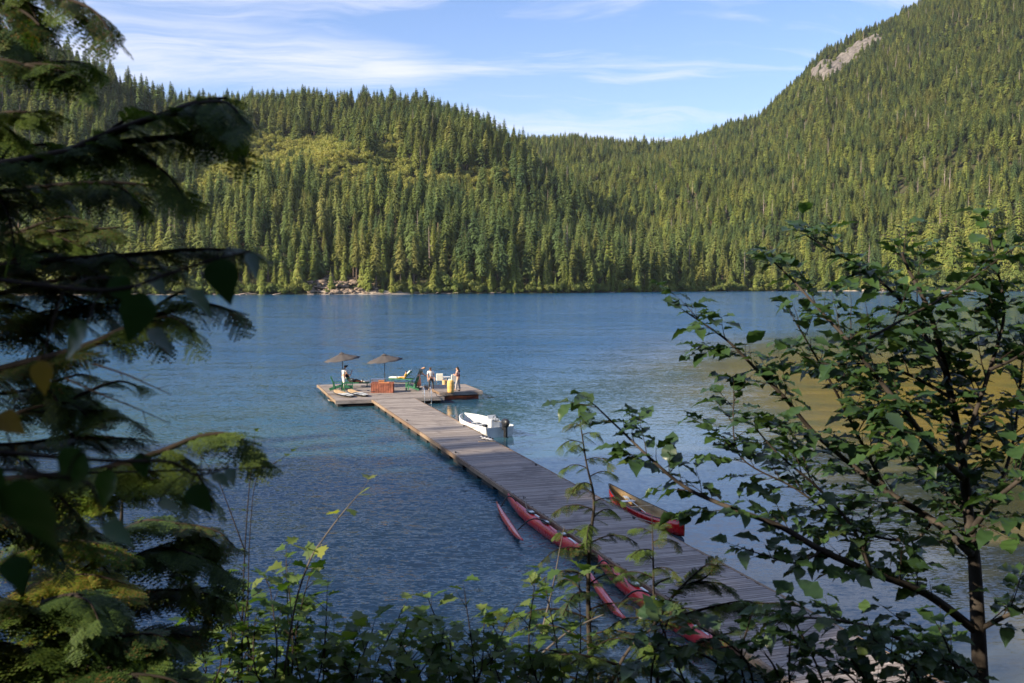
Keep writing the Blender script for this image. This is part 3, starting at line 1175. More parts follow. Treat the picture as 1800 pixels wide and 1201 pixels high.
# extent of the head of the T, from its corners in the photograph
pL = Winv(on_z(562.5, 676.5, DECK))
pF = Winv(on_z(587, 703.4, DECK))
pM = Winv(on_z(778, 698.7, DECK))
pR = Winv(on_z(845.8, 690.2, DECK))
pRb = Winv(on_z(815.6, 678.9, DECK))
pMs = Winv(on_z(655, 705, DECK))
print('HEAD', pL, pF, pM, pR, pRb, pMs)
s_left = (pL[0] + pF[0]) / 2
d_front = (pF[1] + pM[1]) / 2
d_back = pL[1]
s_mid = pM[0] + 0.1
deck('dock_walkway', 'long weathered plank walkway running out from the shore to the float', -wid / 2, wid / 2, yn - 40, d_front - 0.15, DECK, 'dock')
deck('floating_platform', 'wide plank float with umbrellas and loungers at the walkway end', s_left, s_mid, d_front, d_back, DECK, 'float')
deck('floating_platform', 'small plank float with rust red sides carrying the yellow barrel', s_mid + 0.22, pR[0], pR[1], pRb[1] + 0.3, DECK + 0.12, 'float', fmat=M_rust, fh=0.3)


def G(px, py, z=DECK):
    return on_z(px, py, z)


# ------------------------------------------------------------------ people
M_skin = plain('skin', (0.56, 0.32, 0.22), 0.6, 0.3, var=0.06)
CL = {}


def cloth(name, col):
    if name not in CL:
        CL[name] = plain(name, col, 0.9, 0.15, var=0.1, scale=5)
    return CL[name]


def skin_obj(name, chains, mat, parent, sub=1):
    """one continuous skinned surface; chains are lists of (point, radius), sharing points by position"""
    key, V, E, Rr, seen = {}, [], [], [], set()
    for ch in chains:
        last = None
        for p, r_ in ch:
            k = tuple(round(c, 3) for c in p)
            if k not in key:
                key[k] = len(V)
                V.append(k)
                Rr.append(r_)
            i = key[k]
            if last is not None and last != i and (min(last, i), max(last, i)) not in seen:
                seen.add((min(last, i), max(last, i)))
                E.append((last, i))
            last = i
    me_ = bpy.data.meshes.new(name)
    me_.from_pydata(V, E, [])
    me_.materials.append(mat)
    o = obj(name, me_, parent)
    sk = o.modifiers.new('skin', 'SKIN')
    sk.use_smooth_shade = True
    for i, sv in enumerate(me_.skin_vertices[0].data):
        sv.radius = (Rr[i], Rr[i]) if not isinstance(Rr[i], tuple) else Rr[i]
        sv.use_root = (i == 0)
    ss = o.modifiers.new('sub', 'SUBSURF')
    ss.levels = sub
    ss.render_levels = sub
    return o


def person(loc, rz, label, J, top, bottom, hair, group=None, long_skirt=False, sleeves=True, cap=None, vest=None, bun=False, hair_long=False, scale=1.0):
    e = empty('person', loc, rz)
    e.scale = (scale,) * 3
    tag(e, label, 'person', group)
    P = {k: Vector(v) for k, v in J.items()}
    pel, ch, nk, hd = P['pelvis'], P['chest'], P['neck'], P['head']
    chains = [[(pel, .13), (pel.lerp(ch, .5), .115), (ch, .135), (nk, .055), (nk.lerp(hd, .45), .075), (hd, .098), (hd + (hd - nk).normalized() * .09, .06)]]
    fwd = Vector((0, 1, 0)) if 'face' not in P else P['face'].normalized()
    chains.append([(nk.lerp(hd, .45), .075), (nk.lerp(hd, .55) + fwd * .085, .022)])
    for s_ in ('l', 'r'):
        sh, el, wr, hn = P['sh' + s_], P['el' + s_], P['wr' + s_], P['hn' + s_]
        chains.append([(ch, .135), (sh, .062), (el, .042), (wr, .028), (hn, .032)])
        dv = (hn - wr).normalized()
        sd = dv.orthogonal().normalized()
        for q, (of, ln) in enumerate(((-.032, .062), (-.011, .078), (.011, .074), (.03, .06))):
            chains.append([(hn, .032), (hn + sd * of + dv * .04, .011), (hn + sd * of * 1.2 + dv * (.04 + ln * .5) + fwd * .008, .009), (hn + sd * of * 1.2 + dv * (.035 + ln) + fwd * .02, .007)])
        chains.append([(wr, .028), (wr.lerp(hn, .5) + sd * -.045 + fwd * .02, .012), (hn + sd * -.06 + fwd * .035, .009)])
        hp, kn, an, to = P['hp' + s_], P['kn' + s_], P['an' + s_], P['to' + s_]
        chains.append([(pel, .13), (hp, .095), (hp.lerp(kn, .45), .082), (kn, .058), (kn.lerp(an, .35), .058), (an, .038), (to, .034)])
    skin_obj('body', chains, M_skin, e)
    # shirt
    sc_ = [[(pel + (ch - pel) * .12, .145), (pel.lerp(ch, .5), .135), (ch, .155), (ch.lerp(nk, .72), .082)]]
    for s_ in ('l', 'r'):
        sh, el = P['sh' + s_], P['el' + s_]
        sc_.append([(ch, .155), (sh, .08), (sh.lerp(el, .62 if sleeves else .12), .068)])
    skin_obj('shirt', sc_, top, e)
    if vest is not None:
        skin_obj('vest', [[(pel.lerp(ch, .1), .158), (pel.lerp(ch, .55), .146), (ch, .168)]], vest, e)
    if long_skirt:
        k = (P['knl'] + P['knr']) / 2
        a = (P['anl'] + P['anr']) / 2
        skin_obj('skirt', [[(pel + Vector((0, 0, .06)), .14), (pel.lerp(k, .3), .17), (k, .20), (k.lerp(a, .8), .24)]], bottom, e)
    else:
        tr_ = []
        for s_ in ('l', 'r'):
            hp, kn, an = P['hp' + s_], P['kn' + s_], P['an' + s_]
            tr_.append([(pel + Vector((0, 0, .05)), .138), (pel, .145), (hp, .108), (hp.lerp(kn, .45), .096), (kn, .074), (kn.lerp(an, .4), .072), (an + (kn - an) * .12, .062)])
        skin_obj('trousers', tr_, bottom, e)
    for s_ in ('l', 'r'):
        skin_obj('shoe', [[(P['an' + s_] + Vector((0, 0, -.02)), .046), (P['an' + s_].lerp(P['to' + s_], .5) + Vector((0, 0, -.012)), .046), (P['to' + s_], .04), (P['to' + s_] + (P['to' + s_] - P['an' + s_]).normalized() * .04, .03)]], M_black if s_ else M_black, e)
    # hair
    up = (hd - nk).normalized()
    hc = [[(hd + up * .115 - fwd * .01, .07), (hd + up * .05 - fwd * .03, .112), (hd - fwd * .06 - up * .03, .085)]]
    if bun:
        hc[0].append((hd - fwd * .15 + up * .06, .055))
    if hair_long:
        hc[0] += [(nk - fwd * .09, .07), (nk - fwd * .12 - up * .16, .045)]
    skin_obj('hair', hc, hair, e)
    if cap is not None:
        skin_obj('cap', [[(hd + up * .10, .085), (hd + up * .06, .118)], [(hd + up * .10, .085), (hd + up * .07 + fwd * .17, .03)]], cap, e)
    for sx in (-1, 1):
        sd = fwd.cross(up).normalized() * sx
        mb = MB()
        c_ = hd + fwd * .092 + sd * .034
        mb.lathe([(0.004, -.008), (.011, -.004), (.011, .004), (.004, .008)], 6, tuple(c_))
        mb.build('eye', M_black, e)
    return e


def stand(lean=0.0, fwd=0.0, arms='down', stride=0.1, head=(0, 0.03, 0), fl=0.25):
    L, Fw = lean, fwd
    J = dict(pelvis=(0, 0, .95), chest=(L * .5, Fw * .5, 1.30), neck=(L * .75, Fw * .8, 1.49), head=(L * .9 + head[0], Fw + head[1], 1.62 + head[2]),
             shl=(L * .5 - .185, Fw * .55, 1.40), shr=(L * .5 + .185, Fw * .55, 1.40),
             hpl=(-.095, 0, .90), hpr=(.095, 0, .90), knl=(-.11, stride * .7, .50), knr=(.11, -.01, .50),
             anl=(-.12, stride, .09), anr=(.12, -stride * .7, .09), tol=(-.135, stride + .16, .04), tor=(.14, -stride * .7 + .16, .04))
    if arms == 'down':
        for s_, sx in (('l', -1), ('r', 1)):
            sh = Vector(J['sh' + s_])
            J['el' + s_] = tuple(sh + Vector((sx * .06, .02, -.29)))
            J['wr' + s_] = tuple(sh + Vector((sx * .07, .10, -.53)))
            J['hn' + s_] = tuple(sh + Vector((sx * .07, .13, -.61)))
    elif arms == 'cross':
        for s_, sx in (('l', -1), ('r', 1)):
            sh = Vector(J['sh' + s_])
            J['el' + s_] = tuple(sh + Vector((sx * .06, .06, -.27)))
            J['wr' + s_] = tuple(sh + Vector((-sx * .08, .24, -.24)))
            J['hn' + s_] = tuple(sh + Vector((-sx * .15, .27, -.22)))
    elif arms == 'hold':
        for s_, sx in (('l', -1), ('r', 1)):
            sh = Vector(J['sh' + s_])
            J['el' + s_] = tuple(sh + Vector((sx * .05, .08, -.27)))
            J['wr' + s_] = tuple(sh + Vector((-sx * .03, .30, -.38)))
            J['hn' + s_] = tuple(sh + Vector((-sx * .06, .36, -.42)))
    return J


def seated(recline=0.25, legs='flat', arm_up=False, hz=0.42):
    """sitting at seat height hz, back leaning, legs to the front (+y)"""
    r_ = recline
    J = dict(pelvis=(0, 0, hz + .12), chest=(0, -r_ * .8, hz + .48), neck=(0, -r_ * 1.1, hz + .66), head=(0, -r_ * 1.1 + .04, hz + .80),
             shl=(-.185, -r_ * .85, hz + .56), shr=(.185, -r_ * .85, hz + .56), hpl=(-.09, .04, hz + .09), hpr=(.09, .04, hz + .09))
    if legs == 'flat':
        J.update(knl=(-.10, .44, hz + .20), knr=(.10, .44, hz + .10), anl=(-.11, .86, hz + .07), anr=(.11, .88, hz + .07), tol=(-.11, .93, hz + .2), tor=(.12, .95, hz + .2))
    else:
        J.update(knl=(-.12, .44, hz + .08), knr=(.12, .44, hz + .08), anl=(-.12, .5, .09), anr=(.12, .5, .09), tol=(-.12, .66, .04), tor=(.12, .66, .04))
    for s_, sx in (('l', -1), ('r', 1)):
        sh = Vector(J['sh' + s_])
        if arm_up and s_ == 'r':
            J['elr'] = tuple(sh + Vector((.1, .26, -.02)))
            J['wrr'] = tuple(sh + Vector((.08, .36, .22)))
            J['hnr'] = tuple(sh + Vector((.08, .38, .30)))
        else:
            J['el' + s_] = tuple(sh + Vector((sx * .08, .12, -.24)))
            J['wr' + s_] = tuple(sh + Vector((sx * .02, .34, -.28)))
            J['hn' + s_] = tuple(sh + Vector((0, .42, -.29)))
    return J


brown_h = plain('brown_hair', (0.05, 0.025, 0.015), 0.7, bmp=0)
dark_h = plain('dark_hair', (0.02, 0.012, 0.010), 0.6, bmp=0)
blond_h = plain('fair_hair', (0.42, 0.25, 0.12), 0.7, bmp=0)
person(G(757.5, 687.5), R(205), 'person in white t-shirt and dark trousers standing above the ladder, head bowed', stand(0.08, 0.12, 'down', .16, (0.02, .06, -.02)),
       cloth('white_cotton', (0.80, 0.78, 0.74)), cloth('charcoal_cloth', (0.06, 0.06, 0.065)), brown_h)
person(G(735.5, 684.5), R(-65), 'person with fair hair bending forward in grey top and long orange skirt', stand(-0.02, 0.34, 'hold', .1, (0, .10, -.10)),
       cloth('sage_cloth', (0.20, 0.24, 0.20)), cloth('orange_cloth', (0.75, 0.30, 0.18)), blond_h, long_skirt=True, bun=True)
person(G(805.5, 688.0, DECK + .12), R(70), 'person in maroon vest and light grey trousers beside the yellow barrel, arms folded', stand(0, 0.05, 'cross', .14, (0, .03, 0)),
       cloth('pale_pink_shirt', (0.66, 0.42, 0.36)), cloth('light_grey_trousers', (0.42, 0.38, 0.37)), dark_h, vest=cloth('maroon_cloth', (0.22, 0.02, 0.04)), hair_long=True, sleeves=False)
person(G(604.0, 683.5), R(-50), 'person in white shirt and dark cap standing under the left umbrella', stand(0.02, 0.10, 'hold', .1, (0.02, .05, -.02)),
       cloth('white_shirt_cloth', (0.76, 0.73, 0.70)), cloth('white_shorts_cloth', (0.70, 0.68, 0.64)), brown_h, cap=cloth('navy_cap', (0.035, 0.035, 0.05)))
person(G(615.5, 682.5), R(-80), 'person in dark clothes and white cap reclining with one arm raised', seated(0.30, 'flat', True, .40),
       cloth('black_cloth', (0.03, 0.03, 0.035)), cloth('dark_brown_cloth', (0.09, 0.045, 0.035)), dark_h, cap=cloth('white_cap', (0.8, 0.8, 0.78)))
person(G(711.5, 675.5), R(78), 'small person in yellow top sitting against the raised lounger back', seated(0.18, 'flat', False, .62),
       cloth('yellow_cloth', (0.70, 0.44, 0.06)), cloth('yellow_shorts_cloth', (0.62, 0.36, 0.06)), brown_h, scale=0.66)


# ------------------------------------------------------------------ furniture on the float
def umbrella(base, label, tilt, tip_h, span=1.32, nrib=8, rz=0.2):
    e = empty('patio_umbrella', base)
    tag(e, label, 'umbrella', 'umbrellas on the float')
    MB().tube([(0, 0, 0), (0, 0, tip_h - .42)], .028, 8).build('pole', M_pole, e)
    hub = Vector((0, 0, tip_h - .46))
    T = Matrix.Translation(hub) @ Matrix.Rotation(tilt[1], 4, 'Y') @ Matrix.Rotation(tilt[0], 4, 'X') @ Matrix.Rotation(rz, 4, 'Z')
    V, Fc = [], []
    rings = [(0.0, .40), (.16, .385), (.38, .315), (.7, .20), (1.0, .105), (span, 0.0)]
    n = nrib * 4
    for (r_, z) in rings:
        for k in range(n):
            an = 2 * math.pi * k / n
            dip = abs(math.sin(an * nrib / 2))
            rr = r_ * (1 - .055 * dip)
            V.append(tuple(T @ Vector((rr * math.cos(an), rr * math.sin(an), z - .035 * dip * r_))))
    for i in range(len(rings) - 1):
        for k in range(n):
            Fc.append((i * n + k, (i + 1) * n + k, (i + 1) * n + (k + 1) % n, i * n + (k + 1) % n))
    o = obj('canopy', mesh_np('canopy', V, Fc, M_canopy), e)
    md = o.modifiers.new('thick', 'SOLIDIFY')
    md.thickness = 0.006
    V2, F2 = [], []
    for (r_, z) in ((.02, .48), (.1, .47), (.21, .405)):
        for k in range(n):
            an = 2 * math.pi * k / n
            V2.append(tuple(T @ Vector((r_ * math.cos(an), r_ * math.sin(an), z))))
    for i in range(2):
        for k in range(n):
            F2.append((i * n + k, (i + 1) * n + k, (i + 1) * n + (k + 1) % n, i * n + (k + 1) % n))
    obj('vent', mesh_np('vent', V2, F2, M_canopy), e)
    for k in range(nrib):
        an = 2 * math.pi * k / nrib
        pts_ = [T @ Vector((r_ * math.cos(an), r_ * math.sin(an), z - .012)) for r_, z in rings[1:]]
        MB().tube(pts_, .009, 4).build('rib', M_pole, e)
        MB().tube([T @ Vector((0, 0, -.12)), T @ Vector((.62 * math.cos(an), .62 * math.sin(an), .245))], .007, 4).build('strut', M_pole, e)
    MB().lathe([(.02, .45), (.035, .49), (.012, .55)], 8).build('finial', M_pole, e, loc=None).matrix_local = T
    return e


u1 = G(602.3, 683)
umbrella(u1, 'left taupe patio umbrella tilted over the green chairs', (R(3), R(-7)), 2.62, 1.33)
MB().lathe([(.26, 0), (.26, .05), (.08, .09), (.05, .3)], 16).build('base', M_black, bpy.data.objects['patio_umbrella'])
u2 = G(675.5, 689.0)
umbrella(u2 + Vector((0, .35, 0)), 'right taupe patio umbrella rising from the redwood box', (R(2), R(-6)), 2.66, 1.32, rz=.35)


def adirondack(loc, rz, label):
    e = empty('garden_chair', loc, rz)
    tag(e, label, 'chair', 'green chairs on the float')
    # faces +y ; seat slopes to the back
    for k in range(5):
        y = .28 - k * .115
        MB().box((0, y, .38 - k * .035), (.56, .095, .022), rx=-.28 * -1).build('seat_slat', M_green, e)
    for k in range(6):
        x = (k - 2.5) * .092
        h = .86 - .02 * (k - 2.5) ** 2
        mb = MB()
        mb.beam((x, -.22, .22), (x * 1.15, -.22 - .36 * h, .22 + .93 * h), .022, .08)
        mb.build('back_slat', M_green, e)
    MB().box((0, -.42, .66), (.60, .03, .07), rx=.2).build('back_rail', M_green, e)
    for sx in (-1, 1):
        mb = MB()
        mb.box((sx * .33, -.06, .585), (.13, .74, .022))
        mb.build('armrest', M_green, e)
        MB().box((sx * .30, .30, .29), (.026, .10, .58)).build('leg', M_green, e)
        MB().beam((sx * .275, .33, .36), (sx * .275, -.62, .06), .026, .12).build('leg', M_green, e)
        MB().beam((sx * .30, -.33, .57), (sx * .30, -.30, .14), .026, .07).build('arm_post', M_green, e)
    return e


adirondack(G(594.5, 686.0), R(-75), 'green slatted garden chair nearest the left corner of the float')
adirondack(G(612.5, 688.0), R(10), 'green slatted garden chair seen from behind, beside the paddleboards')
adirondack(G(723.0, 686.0), R(82), 'green slatted garden chair beside the person in the orange skirt')


def lounger(loc, rz, label, back=0.85, length=1.95, hz=.34):
    """head end at -y"""
    e = empty('sun_lounger', loc, rz)
    tag(e, label, 'lounger', 'sun loungers on the float')
    mb = MB()
    for sx in (-1, 1):
        mb.box((sx * .30, 0, hz - .03), (.04, length, .07))
    for sy in (-1, 1):
        mb.box((0, sy * (length / 2 - .02), hz - .031), (.56, .04, .068))
    mb.build('frame', M_green, e)
    for sx in (-1, 1):
        for sy in (-1, 1):
            MB().box((sx * .29, sy * (length / 2 - .18), (hz - .065) / 2), (.05, .05, hz - .066)).build('leg', M_green, e)
    for k in range(9):
        MB().box((0, length / 2 - .12 - k * .14, hz + .012), (.58, .09, .018)).build('slat', M_green, e)
    L1 = length * .60
    MB().box((0, length / 2 - L1 / 2, hz + .075), (.58, L1, .10)).build('mattress', M_cush, e, bevel=.03)
    y0 = length / 2 - L1 - .02
    bl = .78
    a = Vector((0, y0, hz + .08))
    b = a + Vector((0, -math.cos(back) * bl, math.sin(back) * bl))
    MB().beam(a, b, .58, .10).build('back_cushion', M_cush, e, bevel=.03)
    nrm = Vector((0, math.sin(back), math.cos(back))) * -.065
    MB().beam(a + nrm, b + nrm, .60, .02).build('backrest', M_green, e)
    MB().beam(a.lerp(b, .6) + nrm, Vector((0, y0 - .52, hz)), .03, .03).build('back_prop', M_green, e)
    return e


lounger(G(706, 673), R(80), 'cream cushioned lounger with its back raised at the far edge of the float', .80, 1.9)
lounger(G(627, 680), R(-84), 'cream cushioned lounger with low back beneath the reclining person', .45, 1.9)

# redwood planter box with boards
e = empty('planter_box', G(672, 691.0), R(4))
tag(e, 'redwood box of upright boards holding the right umbrella', 'box')
bw, bd, bh = 1.52, .95, .66
for k in range(9):
    for sy in (-1, 1):
        MB().box((-bw / 2 + (k + .5) * bw / 9, .48 + sy * bd / 2, bh / 2), (bw / 9 - .03, .035, bh)).build('board', M_redwood, e)
for k in range(5):
    for sx in (-1, 1):
        MB().box((sx * (bw / 2 + .02), .48 - bd / 2 + (k + .5) * bd / 5, bh / 2 - .003), (.033, bd / 5 - .014, bh - .006)).build('board', M_redwood, e)
MB().box((0, .48, bh - .06), (bw - .06, bd - .06, .03)).build('top_panel', M_redwood, e)
for sy in (-1, 1):
    MB().box((0, .48 + sy * (bd / 2 + .0), bh + .016), (bw + .1, .09, .03)).build('rim', M_redwood, e)
tb = e.location.copy()
e = empty('wooden_crate', tb + Vector((-.10, .25, bh - .045)), R(8))
tag(e, 'orange brown wooden crate on top of the redwood box', 'crate')
MB().box((0, 0, .115), (.36, .28, .23)).build('crate_body', M_orange, e, bevel=.01)
MB().box((0, 0, .244), (.42, .34, .026)).build('lid', M_orange, e)
e = empty('wooden_crate', tb + Vector((.30, .22, bh - .045)), R(-6))
tag(e, 'flat orange brown crate beside the umbrella pole', 'crate')
MB().box((0, 0, .06), (.38, .26, .12)).build('crate_body', M_orange, e, bevel=.01)
MB().box((0, 0, .13), (.42, .3, .018)).build('lid', M_orange, e)
e = empty('ice_chest', G(665, 680.0), R(3))
tag(e, 'long white chest standing behind the redwood box', 'chest')
MB().box((0, 0, .27), (1.02, .46, .50)).build('chest_body', M_white, e, bevel=.03)
MB().box((0, 0, .56), (1.06, .50, .07)).build('lid', M_white, e, bevel=.02)
for sx in (-1, 1):
    MB().box((sx * .545, 0, .42), (.03, .2, .04)).build('handle', M_black, e)


def padded_chair(px, py, rz, label, w=.5, z=DECK):
    e = empty('padded_chair', G(px, py, z), rz)
    tag(e, label, 'chair', 'white chairs on the float')
    MB().box((0, .02, .40), (w, .52, .12)).build('seat', M_cush, e, bevel=.03)
    MB().box((0, -.26, .58), (w, .09, .56), rx=.12).build('backrest', M_cush, e, bevel=.03)
    for sx in (-1, 1):
        for sy in (-1, 1):
            MB().box((sx * (w / 2 - .04), sy * .2, .17), (.04, .04, .34)).build('leg', M_alu, e)
        MB().box((sx * (w / 2 + .03), 0, .50), (.03, .5, .03)).build('armrest', M_alu, e)
    return e


padded_chair(772.5, 676, R(8), 'white padded chair with its back turned, right of the person in white t-shirt', .52)
padded_chair(796.0, 678, R(20), 'white padded chair half hidden behind the yellow barrel', .42)
e = empty('side_table', G(784.5, 673.0), R(10))
tag(e, 'low white table between the two white padded chairs', 'table')
MB().box((0, 0, .46), (.62, .42, .03)).build('tabletop', M_white, e)
for sx in (-1, 1):
    for sy in (-1, 1):
        MB().box((sx * .27, sy * .17, .222), (.03, .03, .445)).build('leg', M_white, e)
e = empty('wicker_basket', G(781.5, 677.5), 0)
tag(e, 'tan basket on the planks between the two white padded chairs', 'basket')
MB().lathe([(.13, 0), (.17, .02), (.19, .36), (.20, .40), (.17, .40), (.16, .05)], 14).build('basket_body', M_tan, e)
MB().tube([(.19, 0, .38), (.13, 0, .52), (0, 0, .57), (-.13, 0, .52), (-.19, 0, .38)], .012, 5).build('handle', M_tan, e)
e = empty('barrel', G(792.0, 690.0, DECK + .12), 0)
tag(e, 'tall yellow barrel at the front of the small float', 'barrel')
MB().lathe([(.205, 0), (.225, .03), (.232, .25), (.228, .27), (.235, .3), (.235, .55), (.228, .57), (.232, .6), (.222, .80), (.19, .84)], 20).build('barrel_body', M_yellow, e, smooth=True)
MB().lathe([(.05, 0), (.05, .035), (.03, .04)], 8, (.09, 0, .84)).build('cap', M_yellow, e)
MB().lathe([(.05, 0), (.03, .05), (.02, .12)], 6, (-.11, .02, .84)).build('spout', M_cush, e)
e = empty('towel', G(786.0, 684.0), 0)
tag(e, 'dark blue towel spread on the planks left of the barrel', 'towel')
V, Fc = [], []
for i in range(9):
    for j in range(6):
        V.append((i * .16 - .64 + .03 * math.sin(j * 2.1), j * .12 - .3 + .03 * math.sin(i * 1.7), .012 + .015 * (1 + math.sin(i * 2.3 + j * 1.4))))
for i in range(8):
    for j in range(5):
        a = i * 6 + j
        Fc.append((a, a + 6, a + 7, a + 1))
o = obj('towel_cloth', mesh_np('towel_cloth', V, Fc, cloth('navy_towel', (0.02, 0.035, 0.09))), e)
o.modifiers.new('thick', 'SOLIDIFY').thickness = .01

# ladder
pa, pb = G(745.5, 699.6), G(757.5, 699.3)
mid = (pa + pb) / 2
e = empty('boarding_ladder', (mid.x, mid.y, 0), dock_rz)
tag(e, 'aluminium boarding ladder hooked over the front edge of the float', 'ladder')
for sx in (-.235, .235):
    pts_ = [(sx, .55, .48), (sx, .48, .95), (sx, .34, 1.13), (sx, .12, 1.15), (sx, -.05, 1.0), (sx, -.13, .75), (sx, -.16, -.9)]
    MB().tube(pts_, .021, 7).build('rail', M_alu, e)
for z in (.32, .04, -.24, -.52):
    MB().box((0, -.155, z), (.46, .07, .025)).build('rung', M_alu, e)
e = empty('mooring_hook', G(771, 697.5), 0)
tag(e, 'black mooring chain and hook lying on the float right of the ladder', 'chain')
rr = random.Random(3)
pts_ = [(-.35 + .12 * i, .08 * math.sin(i * 1.9), .03 + (.25 if i < 2 else 0)) for i in range(8)]
MB().tube(pts_, .022, 5).build('chain', M_black, e)
MB().tube([(.5, 0, .02), (.55, .04, .12), (.48, .06, .18), (.42, .03, .12)], .02, 5).build('hook', M_black, e)


# paddleboards at the front left corner
def paddleboard(c, rz, L, Wd, label, z, pitch=0.0):
    e = empty('paddleboard', (c.x, c.y, z), rz)
    e.rotation_euler = (pitch, 0, rz)
    tag(e, label, 'paddleboard', 'paddleboards at the float corner')

    def shape(sc_, zt, nm, mat, y0=-1, y1=1):
        V, Fc = [], []
        n = 18
        for i in range(n + 1):
            tt = y0 + (y1 - y0) * i / n
            hw = Wd / 2 * sc_ * max(.03, (1 - abs(tt) ** 3.0)) ** .6
            y = tt * L / 2 * (sc_ if abs(tt) == 1 else 1)
            kick = .16 * max(0, tt) ** 4
            for sx, zz in ((-1, 0), (-.86, .045), (.86, .045), (1, 0), (.7, -.05), (-.7, -.05)):
                V.append((sx * hw, y, zz * (1 if nm == 'hull' else .2) + kick + zt))
        for i in range(n):
            for k in range(6):
                Fc.append((i * 6 + k, i * 6 + (k + 1) % 6, i * 6 + 6 + (k + 1) % 6, i * 6 + 6 + k))
        Fc += [(5, 4, 3, 2), (5, 2, 1, 0), ]
        mb = MB()
        mb.v, mb.f = V, Fc
        mb.build(nm, mat, e)
    shape(1.0, 0, 'hull', M_black)
    shape(.90, .047, 'nose_pad', M_tan, .12, .93)
    shape(.90, .047, 'deck_pad', M_gel, -.93, .10)
    return e


cb = Winv(G(603, 695))
paddleboard(G(604, 695.5), dock_rz + R(14), 3.0, .85, 'left paddleboard with tan nose and white deck on the float corner', DECK + .10)
paddleboard(G(629, 694.5), dock_rz + R(14), 3.0, .85, 'right paddleboard with tan nose and white deck beside the green chair', DECK + .10)
paddleboard(G(600, 706.5, 0.1), dock_rz + R(76), 1.9, .6, 'small tan board floating below the front left corner of the float', .1)
for k, (px, py) in enumerate(((607, 699), (634, 697))):
    e = empty('paddle', G(px + 5, py), dock_rz + R(50 - 10 * k))
    tag(e, ['black paddle lying across the left paddleboard', 'black paddle lying across the right paddleboard'][k], 'paddle', 'paddles')
    MB().tube([(-.9, 0, .2), (.75, 0, .24)], .016, 5).build('shaft', M_black, e)
    MB().box((.98, 0, .24), (.46, .18, .02)).build('blade', M_black, e, bevel=.005)


# ------------------------------------------------------------------ boats
def hull_sections(L, B, D_, n=16, stern_w=0.85, bow_rise=.25, full=1.0, double=False, keel_rise=.9, stations=9, tumble=.12):
    """rows of hull points; bow at +y. returns rows of (x,y,z) from the port rail round the keel to the starboard rail"""
    rows = []
    for i in range(n + 1):
        tt = i / n
        if double:
            a = abs(2 * tt - 1)
            w = B / 2 * max(.015, (1 - a ** 2.2)) ** .75
            rail = D_ + bow_rise * a ** 3
            keel = .12 * a ** 5
        else:
            w = B / 2 * (stern_w + (1 - stern_w) * math.sin(min(1, tt / .45) * 1.57)) if tt < .45 else B / 2 * max(.02, (1 - ((tt - .45) / .55) ** 2.3)) ** .72
            rail = D_ + bow_rise * tt ** 2
            keel = keel_rise * D_ * max(0, (tt - .6) / .4) ** 3.2
        row = []
        for k in range(stations):
            q = -1 + 2 * k / (stations - 1)
            s_ = abs(q)
            x = w * (1 - (1 - s_) ** 2.2) ** .62 * math.copysign(1, q) if s_ > 1e-6 else 0
            z = keel + (rail - keel) * s_ ** 2.0
            row.append((x, tt * L - L / 2, z))
        rows.append(row)
    return rows


def shell(rows, name, mat, parent, close0=True, thick=.03, off=0.0):
    n, k = len(rows), len(rows[0])
    V = [p for r_ in rows for p in r_]
    Fc = [(i * k + j, i * k + j + 1, (i + 1) * k + j + 1, (i + 1) * k + j) for i in range(n - 1) for j in range(k - 1)]
    if close0:
        Fc.append(tuple(range(k)))
    mb = MB()
    mb.v, mb.f = V, Fc
    o = mb.build(name, mat, parent, smooth=False)
    me_ = o.data
    me_.polygons.foreach_set('use_smooth', [len(p.vertices) == 4 for p in me_.polygons])
    md = o.modifiers.new('thick', 'SOLIDIFY')
    md.thickness = thick
    md.offset = off
    return o


def inner(rows, inset=.03, lift=.05, t0=0, t1=None):
    res = []
    for r_ in rows[t0:t1]:
        w = max(abs(r_[0][0]), .001)
        f_ = max(.0, (w - inset) / w)
        res.append([(x * f_, y, z + lift * (1 - abs(x) / w) + .0) for x, y, z in r_])
    return res


# white motor boat
bow, ster = on_z(815, 727, .8), on_z(879, 757, .35)
dv = (bow - ster)
c = (bow + ster) / 2
rzb = math.atan2(dv.y, dv.x) - math.pi / 2
Lb = Vector((dv.x, dv.y)).length
print('BOAT', Lb, c)
e = empty('motor_boat', (c.x, c.y, -.18), rzb)
tag(e, 'small white open motor boat moored on the right side of the walkway', 'boat')
rows = hull_sections(Lb, 1.9, .72, 16, .90, .26)
shell(rows, 'hull', M_gel, e, True, .035, 0)
ri = inner(rows, .05, .09, 1, 15)
shell(ri, 'inner_lining', M_gelin, e, False, .01, 0)
mb = MB()
for sx in (0, -1):
    pts_ = [(r_[sx][0] * 1.0, r_[sx][1], r_[sx][2] + .015) for r_ in rows]
    mb.tube(pts_, .032, 6)
mb.build('gunwale', M_gel, e, smooth=True)
MB().box((0, .15 * Lb, .47), (1.45, .34, .05)).build('bench_seat', M_gelin, e)
MB().box((0, .30 * Lb, .52), (1.05, .30, .05)).build('bench_seat', M_gelin, e)
MB().box((-.30, .28 * Lb, .58), (.42, .26, .07)).build('seat_cushion', plain('red_vinyl', (0.42, 0.05, 0.05), .5), e, bevel=.02)
for k in range(4):
    MB().box((-.36 + .24 * k, -.06 * Lb, .24), (.22, 1.7, .015)).build('floor_board', M_gelin, e)
MB().box((.40, -.16 * Lb, .60), (.56, .42, .74)).build('console', M_gel, e, bevel=.04)
MB().box((.40, -.16 * Lb + .18, 1.06), (.50, .02, .2), rx=-.4).build('windscreen', M_gel, e)
mb = MB()
mb.tube([(.38 + .17 * math.cos(a_), -.16 * Lb - .27 + .05 * math.sin(a_), 1.0 + .16 * math.sin(a_)) for a_ in np.linspace(0, 6.283, 17)], .016, 5, caps=False)
